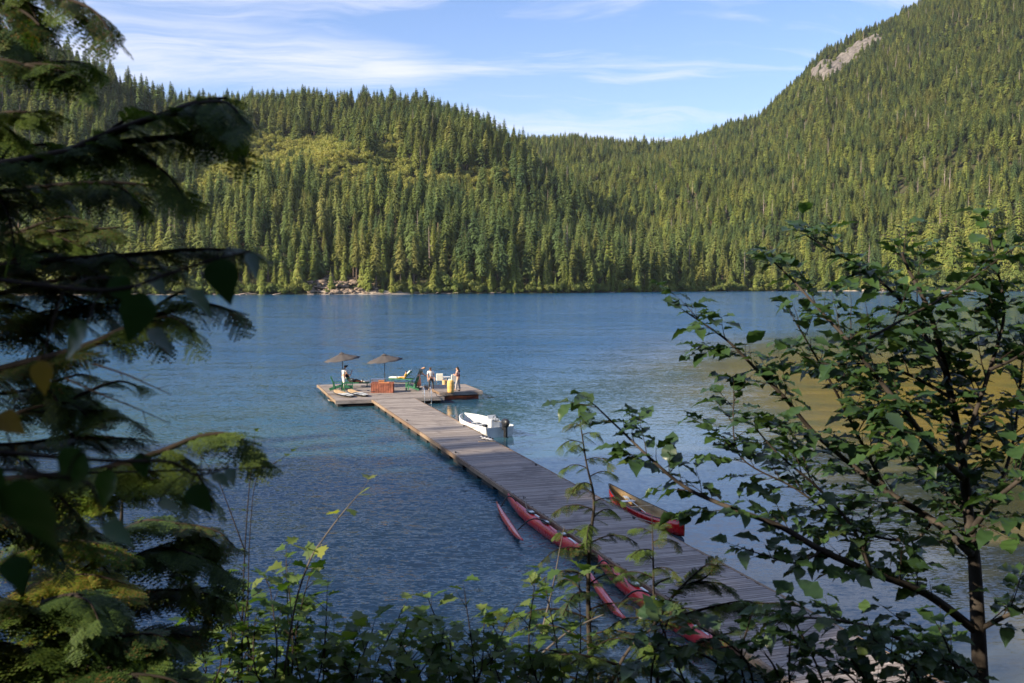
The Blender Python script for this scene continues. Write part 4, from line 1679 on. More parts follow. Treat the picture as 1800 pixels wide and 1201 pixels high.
for k in range(3):
    a_ = k * 2.09 + .5
    mb.tube([(.38, -.16 * Lb - .27, 1.0), (.38 + .17 * math.cos(a_), -.16 * Lb - .27 + .05 * math.sin(a_), 1.0 + .16 * math.sin(a_))], .011, 4)
mb.build('steering_wheel', M_black, e)
MB().box((-.45, -.30 * Lb, .44), (.5, .34, .34)).build('stern_seat', M_gelin, e, bevel=.03)
# outboard, hung on the transom
mb = MB()
y0 = -Lb / 2
mb.box((.18, y0 - .16, .72), (.15, .3, .30))
mb.build('motor_bracket', M_black, e, bevel=.02)
V = []
mb = MB()
prof = [(-.06, .08, .14), (.04, .14, .24), (.14, .16, .30), (.26, .16, .31), (.36, .12, .24), (.41, .05, .10)]
n = 12
for (z, a, b) in prof:
    for k in range(n):
        an = 6.283 * k / n
        mb.v.append((.18 + a * math.copysign(abs(math.cos(an)) ** .7, math.cos(an)), y0 - .26 + b * math.copysign(abs(math.sin(an)) ** .7, math.sin(an)), .78 + z))
for i in range(len(prof) - 1):
    for k in range(n):
        mb.f.append((i * n + k, i * n + (k + 1) % n, (i + 1) * n + (k + 1) % n, (i + 1) * n + k))
mb.f.append(tuple(range(n - 1, -1, -1)))
mb.f.append(tuple((len(prof) - 1) * n + k for k in range(n)))
mb.build('motor_cowling', M_black, e, smooth=True)
MB().box((.18, y0 - .27, .40), (.13, .22, .82)).build('motor_leg', M_black, e, bevel=.02)
MB().box((.18, y0 - .30, .12), (.30, .36, .03)).build('cavitation_plate', M_black, e)
mb = MB()
for k in range(3):
    mb.box((.18, y0 - .48, -.05), (.10, .02, .30), Matrix.Translation((.18, y0 - .48, -.05)) @ Matrix.Rotation(k * 2.09, 4, 'Y') @ Matrix.Translation((-.18, -(y0 - .48), .05 + .12)))
mb.build('propeller', M_black, e)
MB().tube([(.15, y0 - .05, .95), (.0, y0 + .25, 1.0), (-.1, y0 + .45, .98)], .02, 5).build('tiller', M_black, e)
MB().box((-.78, y0 + .25, .80), (.18, .30, .16)).build('fuel_can', M_black, e, bevel=.02)
e = empty('mooring_line', W(wid / 2 - .1, Winv(c)[1] - 1.6), 0)
tag(e, 'dark mooring line from the walkway to the stern of the white boat', 'rope')
q = e.location
st = c - ax * (Lb / 2 - .2) - pr * .6
MB().tube([(0, 0, .03), ((st.x - q.x) * .4, (st.y - q.y) * .4, .08), (st.x - q.x, st.y - q.y, .12)], .016, 5).build('line', M_black, e)

# shoes left on the planks
M_shoe = plain('white_shoe', (0.75, 0.72, 0.70), 0.7)
for k, (px, py, rz_, lb_) in enumerate(((847, 770, 30, 'white and black shoe at the left of the shoes on the walkway'), (852, 772.5, 75, 'white and black shoe second from the left on the walkway'),
                                        (858.5, 773.5, 60, 'white shoe with black sole in the middle of the board on the walkway'), (863.5, 775.0, 50, 'white shoe at the right end beside the moored boat'))):
    e = empty('shoe', G(px, py), R(rz_))
    tag(e, lb_, 'shoe', 'shoes left on the walkway')
    MB().tube([(0, -.12, .065), (0, -.03, .065), (0, .07, .05), (0, .15, .04)], [.055, .05, .045, .03], 8).build('upper', M_shoe, e, smooth=True)
    MB().box((0, .01, .016), (.10, .32, .03)).build('sole', M_black, e)
    MB().lathe([(.045, .09), (.05, .15), (.035, .15)], 8, (0, -.09, 0)).build('collar', M_black, e)
e = empty('board', G(856, 776.5), dock_rz + R(-8))
tag(e, 'flat cream board lying under the shoes by the moored boat', 'board')
MB().box((0, 0, .012), (.85, .22, .024)).build('panel', M_tan, e, bevel=.008)


# red canoe beside the walkway
def place_hull(p0, p1, z):
    dv_ = p0 - p1
    cc = (p0 + p1) / 2
    return (cc.x, cc.y, z), math.atan2(dv_.y, dv_.x) - math.pi / 2, Vector((dv_.x, dv_.y)).length


p0, p1 = on_z(1071, 851, .62), on_z(1203, 911, .66)
loc, rz_, Lc = place_hull(p0, p1, -.07)
print('CANOE', Lc, Winv(p0), Winv(p1), wid / 2)
e = empty('canoe', loc, rz_)
tag(e, 'red open canoe with tan lining floating on the right of the walkway', 'canoe')
rows = hull_sections(Lc, .92, .44, 20, double=True, bow_rise=.26, stations=9)
shell(rows, 'hull', M_red, e, False, .012, 1)
shell(inner(rows, .012, .012, 0, None), 'lining', M_kevlar, e, False, .006, 0)
for sx in (0, -1):
    MB().tube([(r_[sx][0] * 1.0, r_[sx][1], r_[sx][2] + .006) for r_ in rows], .018, 5).build('gunwale', M_black, e)
for y_, w_ in ((-.27 * Lc, .62), (.24 * Lc, .60)):
    mb = MB()
    mb.box((0, y_, .36), (w_, .26, .02))
    mb.build('seat', M_white, e, bevel=.005)
for y_, w_ in ((.03, .88), ):
    MB().box((0, y_ * Lc, .435), (w_, .05, .025)).build('thwart', M_tan, e)
mb = MB()
mb.tube([(-.22, -.1 * Lc, .40), (.12, .26 * Lc, .42)], .015, 5)
mb.box((.15, .30 * Lc, .42), (.16, .42, .012), rz=-.2)
mb.build('paddle_shaft', M_cush, e)
MB().box((0.02, .14 * Lc, .14), (.34, .5, .18)).build('gear_bag', M_black, e, bevel=.04)


# outrigger canoes
def outrigger(a0, a1, m0, m1, label, zt=.36):
    """a: hull ends (bow first), m: float ends"""
    d0_, d1_ = Winv(a0)[1], Winv(a1)[1]
    s_ = -wid / 2 - .31
    loc, rz_, L = place_hull(W(s_, d0_, 0), W(s_, d1_, 0), 0)
    e = empty('outrigger_canoe', (loc[0], loc[1], 0), rz_)
    tag(e, label, 'canoe', 'outrigger canoes moored left of the walkway')
    n = 22
    V, Fc = [], []
    for i in range(n + 1):
        tt = 2 * i / n - 1
        w = .155 * max(.02, 1 - abs(tt) ** 2.4) ** .9
        rise = .20 * abs(tt) ** 3
        dk = zt - .03 + rise + .05 * (1 - tt * tt)
        for x, z in ((-w, zt - .1 + rise), (-w * .55, dk), (0, dk + .035), (w * .55, dk), (w, zt - .1 + rise), (w * .8, .04 + rise * 1.3), (0, -.10 + rise * 2.6 + .12 * abs(tt) ** 6), (-w * .8, .04 + rise * 1.3)):
            V.append((x, tt * L / 2, z))
    for i in range(n):
        for k in range(8):
            Fc.append((i * 8 + k, i * 8 + 8 + k, i * 8 + 8 + (k + 1) % 8, i * 8 + (k + 1) % 8))
    mb = MB()
    mb.v, mb.f = V, Fc
    mb.build('hull', M_redd, e, smooth=True)
    for y_ in (-.22, -.02, .17):
        mb = MB()
        mb.lathe([(.05, .0), (.13, .02), (.16, .06), (.15, .075), (.10, .05), (.04, .045)], 12)
        o = mb.build('cockpit', M_black, e)
        o.location = (0, y_ * L, zt + .035)
        o.scale = (.72, 2.2, 1)
        MB().box((0, y_ * L - .12, zt + .105), (.15, .20, .04)).build('seat', M_gel, e, bevel=.01)
    MB().box((0, -.34 * L, zt + .09), (.07, .7, .02)).build('deck_stripe', M_gel, e, bevel=.004)
    MB().box((0, .08 * L, zt + .10), (.06, .4, .02)).build('deck_stripe', M_gel, e, bevel=.004)
    inv = (Matrix.Translation(e.location) @ Matrix.Rotation(rz_, 4, 'Z')).inverted()
    q0, q1 = inv @ m0, inv @ m1
    pts_, rad = [], []
    for i in range(15):
        tt = i / 14
        p = q0.lerp(q1, tt)
        a = abs(2 * tt - 1)
        pts_.append((p.x, p.y, .10 + .16 * a ** 3))
        rad.append(.11 * max(.12, 1 - a ** 2.6) ** .7)
    MB().tube(pts_, rad, 10).build('outrigger_float', M_red, e, smooth=True)
    for f_ in (.2, .82):
        m_ = q0.lerp(q1, f_)
        y_ = m_.y + (.1 if f_ < .5 else -.1)
        c_ = Vector((0, y_, zt + .07))
        pp = [c_ + (m_ - c_) * u + Vector((0, 0, 0)) for u in np.linspace(0, 1, 9)]
        pp = [(p.x, p.y, (zt + .10) + .26 * math.sin(min(1, u * 1.1) * 2.4) - (zt - .05) * u ** 3 * 1.0) for p, u in zip(pp, np.linspace(0, 1, 9))]
        MB().tube(pp, .024, 6).build('cross_beam', M_black, e, smooth=True)
    return e


outrigger(on_z(913, 868, .5), on_z(1040, 972, .4), on_z(873, 885, .2), on_z(919, 953, .2), 'red outrigger canoe farther out along the left side of the walkway')
outrigger(on_z(1077, 976, .5), on_z(1300, 1141, .4), on_z(1032, 1002, .2), on_z(1100, 1092, .2), 'red outrigger canoe nearer the shore, behind the conifer saplings')

# mooring cleats along the walkway edges
for k, (sx, d_, lb_) in enumerate(((1, 14, 'black mooring cleat on the right edge near the white boat'), (1, 2, 'black mooring cleat on the right edge between the boat and the canoe'), (1, -8, 'black mooring cleat on the right edge beside the red canoe'),
                                   (-1, 17, 'black mooring cleat on the left edge nearest the float'), (-1, 6, 'black mooring cleat on the left edge halfway along'), (-1, -4, 'black mooring cleat on the left edge by the farther outrigger'))):
    e = empty('mooring_cleat', W(sx * (wid / 2 - .12), d_), dock_rz)
    tag(e, lb_, 'cleat', 'mooring cleats on the walkway')
    MB().box((0, 0, .03), (.05, .10, .06)).build('cleat_base', M_black, e)
    MB().tube([(0, -.15, .075), (0, -.06, .065), (0, .06, .065), (0, .15, .075)], [.012, .02, .02, .012], 6).build('horns', M_black, e)
# lines that hold the canoe and the outriggers
for a_, b_, lb_ in ((W(wid / 2 - .12, -8, DECK + .07), W(wid / 2 + .55, -9.4, .5), 'slack pale line from the cleat to the red canoe'),
                    (W(-wid / 2 + .12, -4, DECK + .07), W(-wid / 2 - .3, -5.6, .45), 'slack pale line from the cleat to the farther outrigger')):
    e = empty('mooring_line', a_)
    tag(e, lb_, 'rope')
    dd = b_ - a_
    MB().tube([Vector((0, 0, 0)), dd * .3 + Vector((0, 0, -.03)), dd * .65 + Vector((0, 0, -.06)), dd], .012, 5).build('line', M_rope, e)

# ------------------------------------------------------------------ foreground plants on the bank
def scatter_np(tmpl, Ms):
    """copies of a template (V, F) under 4x4 matrices, as one vertex and face array"""
    TV_, TF_ = np.array(tmpl[0], dtype=np.float32), np.array(tmpl[1], dtype=np.int32)
    A = np.array([[list(r_) for r_ in M] for M in Ms], dtype=np.float32)
    V_ = np.einsum('mij,nj->mni', A[:, :3, :3], TV_) + A[:, None, :3, 3]
    F_ = TF_[None] + (np.arange(len(Ms)) * len(TV_))[:, None, None]
    return V_.reshape(-1, 3), F_.reshape(-1, TF_.shape[1])


def leaf_tmpl(prof, fold=.22, curl=.25, wave=.0, stalk=.16):
    """leaf of unit length along +x, upper face +z; prof = half widths"""
    V, Fc = [], []
    n = len(prof) - 1
    for i, w in enumerate(prof):
        x = i / n
        z = -curl * x * x
        wv = wave * math.sin(i * 2.6)
        V += [(x, -w, z + fold * w + wv * w), (x, 0, z), (x, w, z + fold * w - wv * w)]
    for i in range(n):
        a = i * 3
        Fc += [(a, a + 3, a + 4), (a, a + 4, a + 1), (a + 1, a + 4, a + 5), (a + 1, a + 5, a + 2)]
    b = len(V)
    V += [(-stalk, .012, .03), (-stalk, -.012, .03), (.02, -.012, 0), (.02, .012, 0)]
    Fc += [(b, b + 1, b + 2), (b, b + 2, b + 3)]
    return V, Fc


OVAL = [leaf_tmpl([.03, .21, .30, .335, .31, .23, .11, .01], .25, .22, .15), leaf_tmpl([.02, .17, .26, .29, .27, .20, .09, .01], .35, .38, -.2), leaf_tmpl([.04, .24, .33, .34, .29, .2, .1, .01], .12, .10, .25)]
HEART = [leaf_tmpl([.10, .34, .40, .36, .28, .19, .10, .01], .15, .30, .08), leaf_tmpl([.08, .28, .34, .31, .25, .17, .08, .01], .25, .15, .1)]


def lobed_tmpl(fold=.2):
    out_ = [(0, 0), (.08, .14), (.02, .36), (.24, .32), (.34, .50), (.46, .34), (.56, .22), (.76, .24), (.80, .10), (1.0, 0)]
    V = [(.30, 0, -.02)]
    ring = out_ + [(x, -y) for x, y in reversed(out_[1:-1])]
    for x, y in ring:
        V.append((x, y, fold * abs(y) - .2 * x * x))
    n = len(ring)
    Fc = [(0, 1 + i, 1 + (i + 1) % n) for i in range(n)]
    b = len(V)
    V += [(-.2, .01, .03), (-.2, -.01, .03), (.02, -.01, 0), (.02, .01, 0)]
    Fc += [(b, b + 1, b + 2), (b, b + 2, b + 3)]
    return V, Fc


LOBED = [lobed_tmpl(.2), lobed_tmpl(.45), lobed_tmpl(-.05)]

M_alder = foliage('alder_leaves', [(0.021, 0.047, 0.020), (0.030, 0.064, 0.023), (0.043, 0.086, 0.023), (0.064, 0.097, 0.023), (0.025, 0.053, 0.030)], 0.38, 0.30, 0.55)
M_currant = foliage('lobed_leaves', [(0.037, 0.077, 0.019), (0.059, 0.113, 0.022), (0.086, 0.141, 0.027), (0.136, 0.172, 0.041)], 0.5, 0.4, 0.4)
M_vine = foliage('dark_heart_leaves', [(0.013, 0.036, 0.013), (0.021, 0.051, 0.013), (0.030, 0.072, 0.012)], 0.4, 0.2, 0.4)
M_orangeleaf = foliage('turning_leaf', [(0.14, 0.08, 0.02), (0.18, 0.12, 0.03)], 0.5, 0.4, 0.3)
M_hem = foliage('hemlock_needles', [(0.021, 0.045, 0.012), (0.029, 0.058, 0.014), (0.043, 0.079, 0.017), (0.065, 0.109, 0.019), (0.087, 0.123, 0.021), (0.054, 0.087, 0.017), (0.040, 0.069, 0.016), (0.123, 0.072, 0.025)], 0.6, 0.3, 0.3)
M_twig = plain('twig_bark', (0.026, 0.019, 0.015), 0.85, 0.2, var=0.3, scale=12)
M_greytwig = plain('grey_twig_bark', (0.10, 0.088, 0.080), 0.85, 0.2, var=0.3, scale=12)
M_alderbark = plain('alder_bark', (0.045, 0.036, 0.030), 0.85, 0.25, var=0.4, scale=9, bmp=.4)


def smooth_path(pts_, n=6):
    """Catmull-Rom through the points"""
    P_ = [pts_[0]] + list(pts_) + [pts_[-1]]
    res = []
    for i in range(1, len(P_) - 2):
        a, b, c, d = P_[i - 1], P_[i], P_[i + 1], P_[i + 2]
        for k in range(n):
            t_ = k / n
            res.append(.5 * ((2 * b) + (c - a) * t_ + (2 * a - 5 * b + 4 * c - d) * t_ * t_ + (3 * b - a - 3 * c + d) * t_ ** 3))
    res.append(P_[-2])
    return res


def path_px(L, jit=0.0):
    return smooth_path([at_y(px, py, d) for px, py, d in L])


def cum(path):
    s_ = [0.0]
    for i in range(1, len(path)):
        s_.append(s_[-1] + (path[i] - path[i - 1]).length)
    return s_


def leaf_matrix(p, d, up, s):
    d = d.normalized()
    z = (up - d * up.dot(d))
    z = z.normalized() if z.length > 1e-4 else d.orthogonal().normalized()
    y = z.cross(d)
    return Matrix(((d.x * s, y.x * s, z.x * s, p.x), (d.y * s, y.y * s, z.y * s, p.y), (d.z * s, y.z * s, z.z * s, p.z), (0, 0, 0, 1)))


def grow_twigs(path, rg, tw, leaves, r0, start=.1, step=.09, lng=(.12, .42), size=(.06, .095), up=.25, sub=True, every=.040, droop=.15, taper=True, spread=1.0):
    """side twigs with alternate leaves along a limb; tw collects tubes, leaves collects matrices"""
    S = cum(path)
    tot = S[-1]
    s_, side = tot * start, 1
    while s_ < tot:
        i = max(0, min(len(path) - 2, next((k for k in range(len(S)) if S[k] > s_), len(S) - 1) - 1))
        p = path[i].lerp(path[i + 1], (s_ - S[i]) / max(1e-6, S[i + 1] - S[i]))
        tg = (path[i + 1] - path[i]).normalized()
        f_ = s_ / tot
        ln = rg.uniform(*lng) * (1 - .55 * f_ if taper else 1)
        rot = rg.uniform(0, 6.28)
        o_ = tg.orthogonal().normalized()
        o_ = Matrix.Rotation(rot, 3, tg) @ o_
        d = (tg * rg.uniform(.5, 1.0) + o_ * rg.uniform(.5, .9) * spread + Vector((0, 0, up))).normalized()
        tip_twig(p, d, ln, rg, tw, leaves, size, every, droop, sub)
        side = -side
        s_ += step * rg.uniform(.6, 1.4)
    # the limb's own end is a leafy shoot
    tg = (path[-1] - path[-3]).normalized()
    tip_twig(path[-1] - tg * .02, tg, .10, rg, tw, leaves, size, every, droop, False)


def tip_twig(p, d, ln, rg, tw, leaves, size, every, droop, sub):
    pts_ = [p]
    dd = d.copy()
    n = max(3, int(ln / .04))
    for k in range(n):
        dd = (dd + Vector((rg.uniform(-.12, .12), rg.uniform(-.12, .12), rg.uniform(-.10, .10) - droop * .12))).normalized()
        pts_.append(pts_[-1] + dd * (ln / n))
    r_ = .0016 + .006 * ln
    tw.append((pts_, [r_ * (1 - .8 * k / n) for k in range(n + 1)]))
    s_ = every * rg.uniform(.3, 1)
    sd = 1
    S = cum(pts_)
    while s_ < S[-1] + every * .5:
        i = max(0, min(len(pts_) - 2, int(s_ / S[-1] * n)))
        q = pts_[i].lerp(pts_[i + 1], min(1, max(0, (s_ - S[i]) / max(1e-6, S[i + 1] - S[i]))))
        tg = (pts_[i + 1] - pts_[i]).normalized()
        side = tg.cross(Vector((0, 0, 1)))
        side = side.normalized() if side.length > .05 else tg.orthogonal().normalized()
        sz = rg.uniform(*size) * (.75 if s_ > S[-1] else 1)
        d2 = (tg * rg.uniform(.35, .9) + side * sd * rg.uniform(.5, 1.0) + Vector((0, 0, rg.uniform(-.45, .2)))).normalized()
        upv = (Vector((0, 0, 1)) + Vector((rg.uniform(-.55, .55), rg.uniform(-.55, .55), 0))).normalized()
        leaves.append(leaf_matrix(q + d2 * sz * .15, d2, upv, sz))
        if sub and rg.random() < .16 and ln > .18:
            tip_twig(q, (tg * .8 + side * sd * .7 + Vector((0, 0, .2))).normalized(), ln * rg.uniform(.3, .5), rg, tw, leaves, size, every, droop, False)
        sd = -sd
        s_ += every * rg.uniform(.7, 1.3)


def tubes(tw, n=4):
    mb = MB()
    for pts_, rad in tw:
        mb.tube(pts_, rad, n, caps=False)
    return mb


def plant(name, label, cat, limbs, limb_mat, twig_mat, leaf_mat, tmpl, rg, leaf_cap=300, origin=None, group=None, extra_leaf=None, **kw):
    """limbs: list of (pixel path, r_start, r_end, leafy?, overrides)"""
    org = origin or at_y(*limbs[0][0][0])
    e = empty(name, org)
    tag(e, label, cat, group)
    inv = Matrix.Translation(-org)
    tw, leaves = [], []
    for li, (L, ra, rb2, leafy, ov) in enumerate(limbs):
        path = path_px(L)
        n = len(path)
        loc_ = [inv @ p for p in path]
        rad = [ra + (rb2 - ra) * (k / (n - 1)) ** .8 for k in range(n)]
        MB().tube(loc_, rad, 8 if ra > .01 else 5).build('trunk' if li == 0 and ra > .02 else 'stem' if li == 0 else 'branch', limb_mat, e, smooth=True)
        if leafy:
            k2 = dict(kw)
            k2.update(ov)
            grow_twigs(path, rg, tw, leaves, rb2, **k2)
    mb = MB()
    for pts_, rad in tw:
        mb.tube([inv @ p for p in pts_], rad, 4, caps=False)
    if tw:
        tag(mb.build('twigs', twig_mat, e), kind='stuff')
    # nearest leaves as parts of their own
    inside = []
    rest_ = []
    for M in leaves:
        vx, vy = view_px(*M.translation) if M.translation.y > .2 else (-999, 0)
        (inside if (-30 < vx < 1830 and -30 < vy < 1230) else rest_).append(M)
    inside.sort(key=lambda M: M.translation.y / max(1e-4, M.to_scale().x))
    solo_, more = inside[:leaf_cap], inside[leaf_cap:] + rest_
    mes = [mesh_np('leaf', t_[0], t_[1], leaf_mat, smooth=True) for t_ in tmpl]
    for M in solo_:
        o = bpy.data.objects.new('leaf', mes[rg.randrange(len(mes))])
        o.matrix_local = inv @ M
        link(o, e)
    if more:
        Vs, Fs, b = [], [], 0
        for k, t_ in enumerate(tmpl):
            part = [inv @ M for M in more[k::len(tmpl)]]
            if part:
                v_, f_ = scatter_np(t_, part)
                Vs.append(v_)
                Fs.append(f_ + b)
                b += len(v_)
        tag(obj('foliage', mesh_np('foliage', np.concatenate(Vs), np.concatenate(Fs), leaf_mat, smooth=True), e), kind='stuff')
    print('PLANT', name, len(leaves))
    return e


rg = random.Random(77)
# the alder on the right
A = 4.2
alder = [
    ([(1732, 1300, A), (1724, 1200, A), (1718, 1080, A), (1712, 980, A + .05), (1702, 900, A + .1), (1690, 800, A + .1), (1672, 700, A + .2), (1655, 620, A + .2), (1630, 540, A + .25), (1600, 480, A + .3), (1585, 445, A + .3)], .042, .005, True, dict(start=.35)),
    ([(1716, 1110, A), (1630, 1045, A - .1), (1530, 1005, A - .2), (1445, 968, A - .3), (1370, 925, A - .3), (1290, 895, A - .3), (1210, 860, A - .2), (1150, 812, A - .2), (1090, 755, A - .1), (1045, 712, A - .1)], .020, .003, True, dict(start=.15)),
    ([(1708, 975, A), (1640, 915, A + .2), (1560, 865, A + .3), (1500, 820, A + .4), (1430, 760, A + .4), (1380, 700, A + .4), (1330, 650, A + .4), (1280, 600, A + .4), (1235, 568, A + .4), (1205, 548, A + .4)], .018, .003, True, dict(start=.15)),
    ([(1692, 840, A), (1640, 790, A - .1), (1600, 735, A - .2), (1555, 680, A - .2), (1500, 610, A - .2), (1450, 555, A - .1), (1400, 500, A), (1362, 462, A)], .016, .003, True, {}),
    ([(1660, 650, A + .1), (1620, 580, A + .2), (1575, 520, A + .3), (1520, 475, A + .3), (1460, 440, A + .3), (1415, 412, A + .3)], .011, .003, True, {}),
    ([(1692, 790, A), (1740, 650, A + .1), (1765, 550, A + .2), (1750, 460, A + .2), (1738, 405, A + .2)], .012, .003, True, {}),
    ([(1706, 935, A), (1750, 880, A - .2), (1800, 838, A - .3), (1860, 790, A - .4)], .016, .005, True, {}),
    ([(1715, 1110, A), (1780, 1078, A - .1), (1860, 1050, A - .2)], .014, .004, True, {}),
    ([(1722, 1190, A), (1640, 1150, A - .3), (1550, 1110, A - .5), (1470, 1090, A - .6), (1380, 1085, A - .6)], .014, .003, True, dict(step=.06)),
    ([(1560, 865, A + .3), (1510, 770, A + .3), (1470, 690, A + .2), (1430, 620, A + .2), (1395, 560, A + .2)], .010, .003, True, {}),
    ([(1500, 610, A - .2), (1590, 560, A), (1680, 510, A + .1), (1790, 430, A + .2)], .008, .003, True, {}),
    ([(1672, 700, A + .2), (1600, 660, A + .3), (1530, 640, A + .4), (1450, 640, A + .5), (1400, 620, A + .5)], .010, .003, True, {}),
    ([(1702, 900, A), (1640, 850, A + .5), (1560, 760, A + .7), (1540, 690, A + .7)], .010, .003, True, {}),
    ([(1530, 1005, A - .2), (1500, 930, A - .2), (1440, 860, A - .2), (1370, 800, A - .2), (1330, 755, A - .2)], .010, .003, True, {}),
    ([(1640, 915, A + .2), (1600, 950, A + .3), (1500, 930, A + .4), (1400, 860, A + .4), (1300, 800, A + .4), (1290, 690, A + .4)], .009, .003, True, {}),
    ([(1740, 650, A), (1800, 620, A), (1850, 560, A)], .009, .003, True, {}),
    ([(1750, 880, A), (1780, 780, A + .2), (1790, 700, A + .3), (1800, 600, A + .3)], .010, .003, True, {}),
    ([(1445, 968, A - .3), (1400, 990, A - .4), (1340, 975, A - .4), (1310, 965, A - .4)], .006, .002, True, dict(lng=(.05, .12))),
]
plant('alder_tree', 'leafy alder with dark trunk leaning over the water at the right edge', 'tree', alder, M_alderbark, M_twig, M_alder, OVAL, rg,
      start=.12, step=.050, lng=(.12, .40), size=(.055, .115), up=.18, every=.036)

# low broad-leaved shrub at the bottom right
bl = []
for k in range(15):
    x0 = 1150 + 42 * k
    bl.append(([(x0, 1420, 3.7), (x0 - 10 + rg.uniform(-30, 30), 1290, 3.6), (x0 - 25 + rg.uniform(-40, 30), 1190 + rg.uniform(-25, 25), 3.55), (x0 - 45 + rg.uniform(-50, 30), 1115 + rg.uniform(-30, 45), 3.5)], .008, .003, True, {}))
plant('leafy_shrub', 'dark round-leaved shrub along the bottom edge in front of the alder', 'shrub', bl, M_twig, M_twig, M_alder, [OVAL[2], OVAL[0]], rg,
      start=.25, step=.06, lng=(.10, .26), size=(.055, .09), up=.2, every=.045)

# lobed-leaved shrubs along the bottom
for (xa, xb, n_, ytop, dep, lb_) in ((340, 560, 18, 985, 3.9, 'lobed-leaf green shrub at bottom left beside the two thin stems'), (540, 770, 15, 1050, 3.8, 'lobed-leaf green shrub at the bottom under the sunlit sprig'),
                                (760, 1010, 15, 1030, 4.0, 'lobed-leaf shrub at the bottom centre with a few pale sunlit leaves')):
    lm = []
    for k in range(n_):
        x0 = xa + (xb - xa) * (k + .5) / n_
        yt = ytop + rg.uniform(0, 130)
        lm.append(([(x0 + rg.uniform(-30, 30), 1400, dep), (x0 + rg.uniform(-20, 20), 1260, dep - .1), (x0 + rg.uniform(-25, 25), (1260 + yt) / 2, dep + rg.uniform(-.2, .2)), (x0 + rg.uniform(-35, 35), yt, dep + rg.uniform(-.3, .3))], .006, .002, True, {}))
    plant('lobed_shrub', lb_, 'shrub', lm, M_twig, M_twig, M_currant, LOBED, rg, start=.30, step=.055, lng=(.07, .22), size=(.050, .085), up=.3, every=.050, spread=1.1)
plant('sunlit_sprig', 'slender sprig with sunlit yellow green leaves rising alone over the water at bottom left of centre', 'sprig',
      [([(500, 1180, 3.7), (520, 1060, 3.7), (545, 985, 3.7), (570, 945, 3.7), (600, 905, 3.7), (628, 872, 3.7)], .005, .002, True, dict(start=.45))],
      M_greytwig, M_greytwig, foliage('sunlit_sprig_leaves', [(0.16, 0.20, 0.04), (0.26, 0.28, 0.06), (0.10, 0.16, 0.035)], .5, .45, .3), LOBED, rg, start=.5, step=.055, lng=(.02, .07), size=(.05, .078), up=.1, every=.05)  # sun on the sprig is painted in as a lighter leaf colour
plant('thin_stems', 'two thin bare upright stems with tiny leaves at the left above the water', 'stems',
      [([(425, 1220, 3.9), (427, 1070, 3.9), (431, 960, 3.9), (438, 860, 3.9), (446, 790, 3.9)], .004, .0015, True, {}),
       ([(437, 1220, 3.85), (436, 1060, 3.85), (440, 930, 3.85), (452, 840, 3.85), (488, 812, 3.85)], .003, .001, True, dict(lng=(.01, .03))),
       ([(429, 965, 3.9), (405, 900, 3.9), (385, 850, 3.9), (352, 800, 3.9)], .003, .001, True, {})],
      M_twig, M_twig, M_currant, [OVAL[0], LOBED[0]], rg, start=.35, step=.12, lng=(.015, .05), size=(.018, .034), up=.2, every=.03, sub=False)
plant('bare_stick', 'bare grey forked stick standing left of the taller conifer sapling', 'stick',
      [([(915, 1260, 4.4), (950, 1120, 4.4), (972, 1030, 4.4), (985, 960, 4.4), (992, 925, 4.4)], .007, .001, False, {}),
       ([(940, 1160, 4.4), (1000, 1110, 4.4), (1062, 1080, 4.4)], .006, .003, False, {})], M_greytwig, M_greytwig, M_currant, [OVAL[0]], rg)


# conifer sprays
def spray_tmpl(rs_, n=13, flat=.9, droop=.18):
    """a flat hemlock spray of unit length along +x: thin axis, side shoots, needles in two rows"""
    V, Fc = [], []

    def tri(a, b, c):
        k = len(V)
        V.extend([a, b, c])
        Fc.append((k, k + 1, k + 2))

    def shoot(p, d, L, m, zdr):
        d = d.normalized()
        s = Vector((-d.y, d.x, 0))
        pts_ = []
        for i in range(m + 1):
            f_ = i / m
            q = p + d * L * f_ + Vector((0, 0, -zdr * L * f_ * f_))
            pts_.append(q)
            if i == 0:
                continue
            nl = .085 * (1.15 - .5 * f_)
            for sd in (-1, 1):
                a = pts_[i - 1]
                tip = q + s * sd * nl + d * nl * .45 + Vector((0, 0, rs_.uniform(-.012, .012)))
                k = .6 * L / m
                tri(tuple(q - d * k), tuple(q + d * k * .7), tuple(tip))
        tri(tuple(pts_[-1] - s * .012), tuple(pts_[-1] + s * .012), tuple(pts_[-1] + d * .06))
    shoot(Vector((0, 0, 0)), Vector((1, 0, 0)), .92, 10, droop)
    sd = 1
    for i in range(n):
        f_ = (i + .7) / (n + .8)
        L = .46 * math.sin(min(1, (1 - f_) * 1.7 + .12) * 1.4) * rs_.uniform(.7, 1.1) + .05
        shoot(Vector((f_ * .92, 0, -droop * .92 * f_ * f_)), Vector((rs_.uniform(.55, .8), sd * rs_.uniform(.6, .9), 0)), L, max(3, int(L * 16)), droop * 1.2)
        sd = -sd
    return [tuple(v) for v in V], Fc


rs2 = random.Random(3)
SPRAY = [spray_tmpl(rs2, 13), spray_tmpl(rs2, 11, droop=.35), spray_tmpl(rs2, 15, droop=.08)]
print('SPRAY tris', len(SPRAY[0][1]))


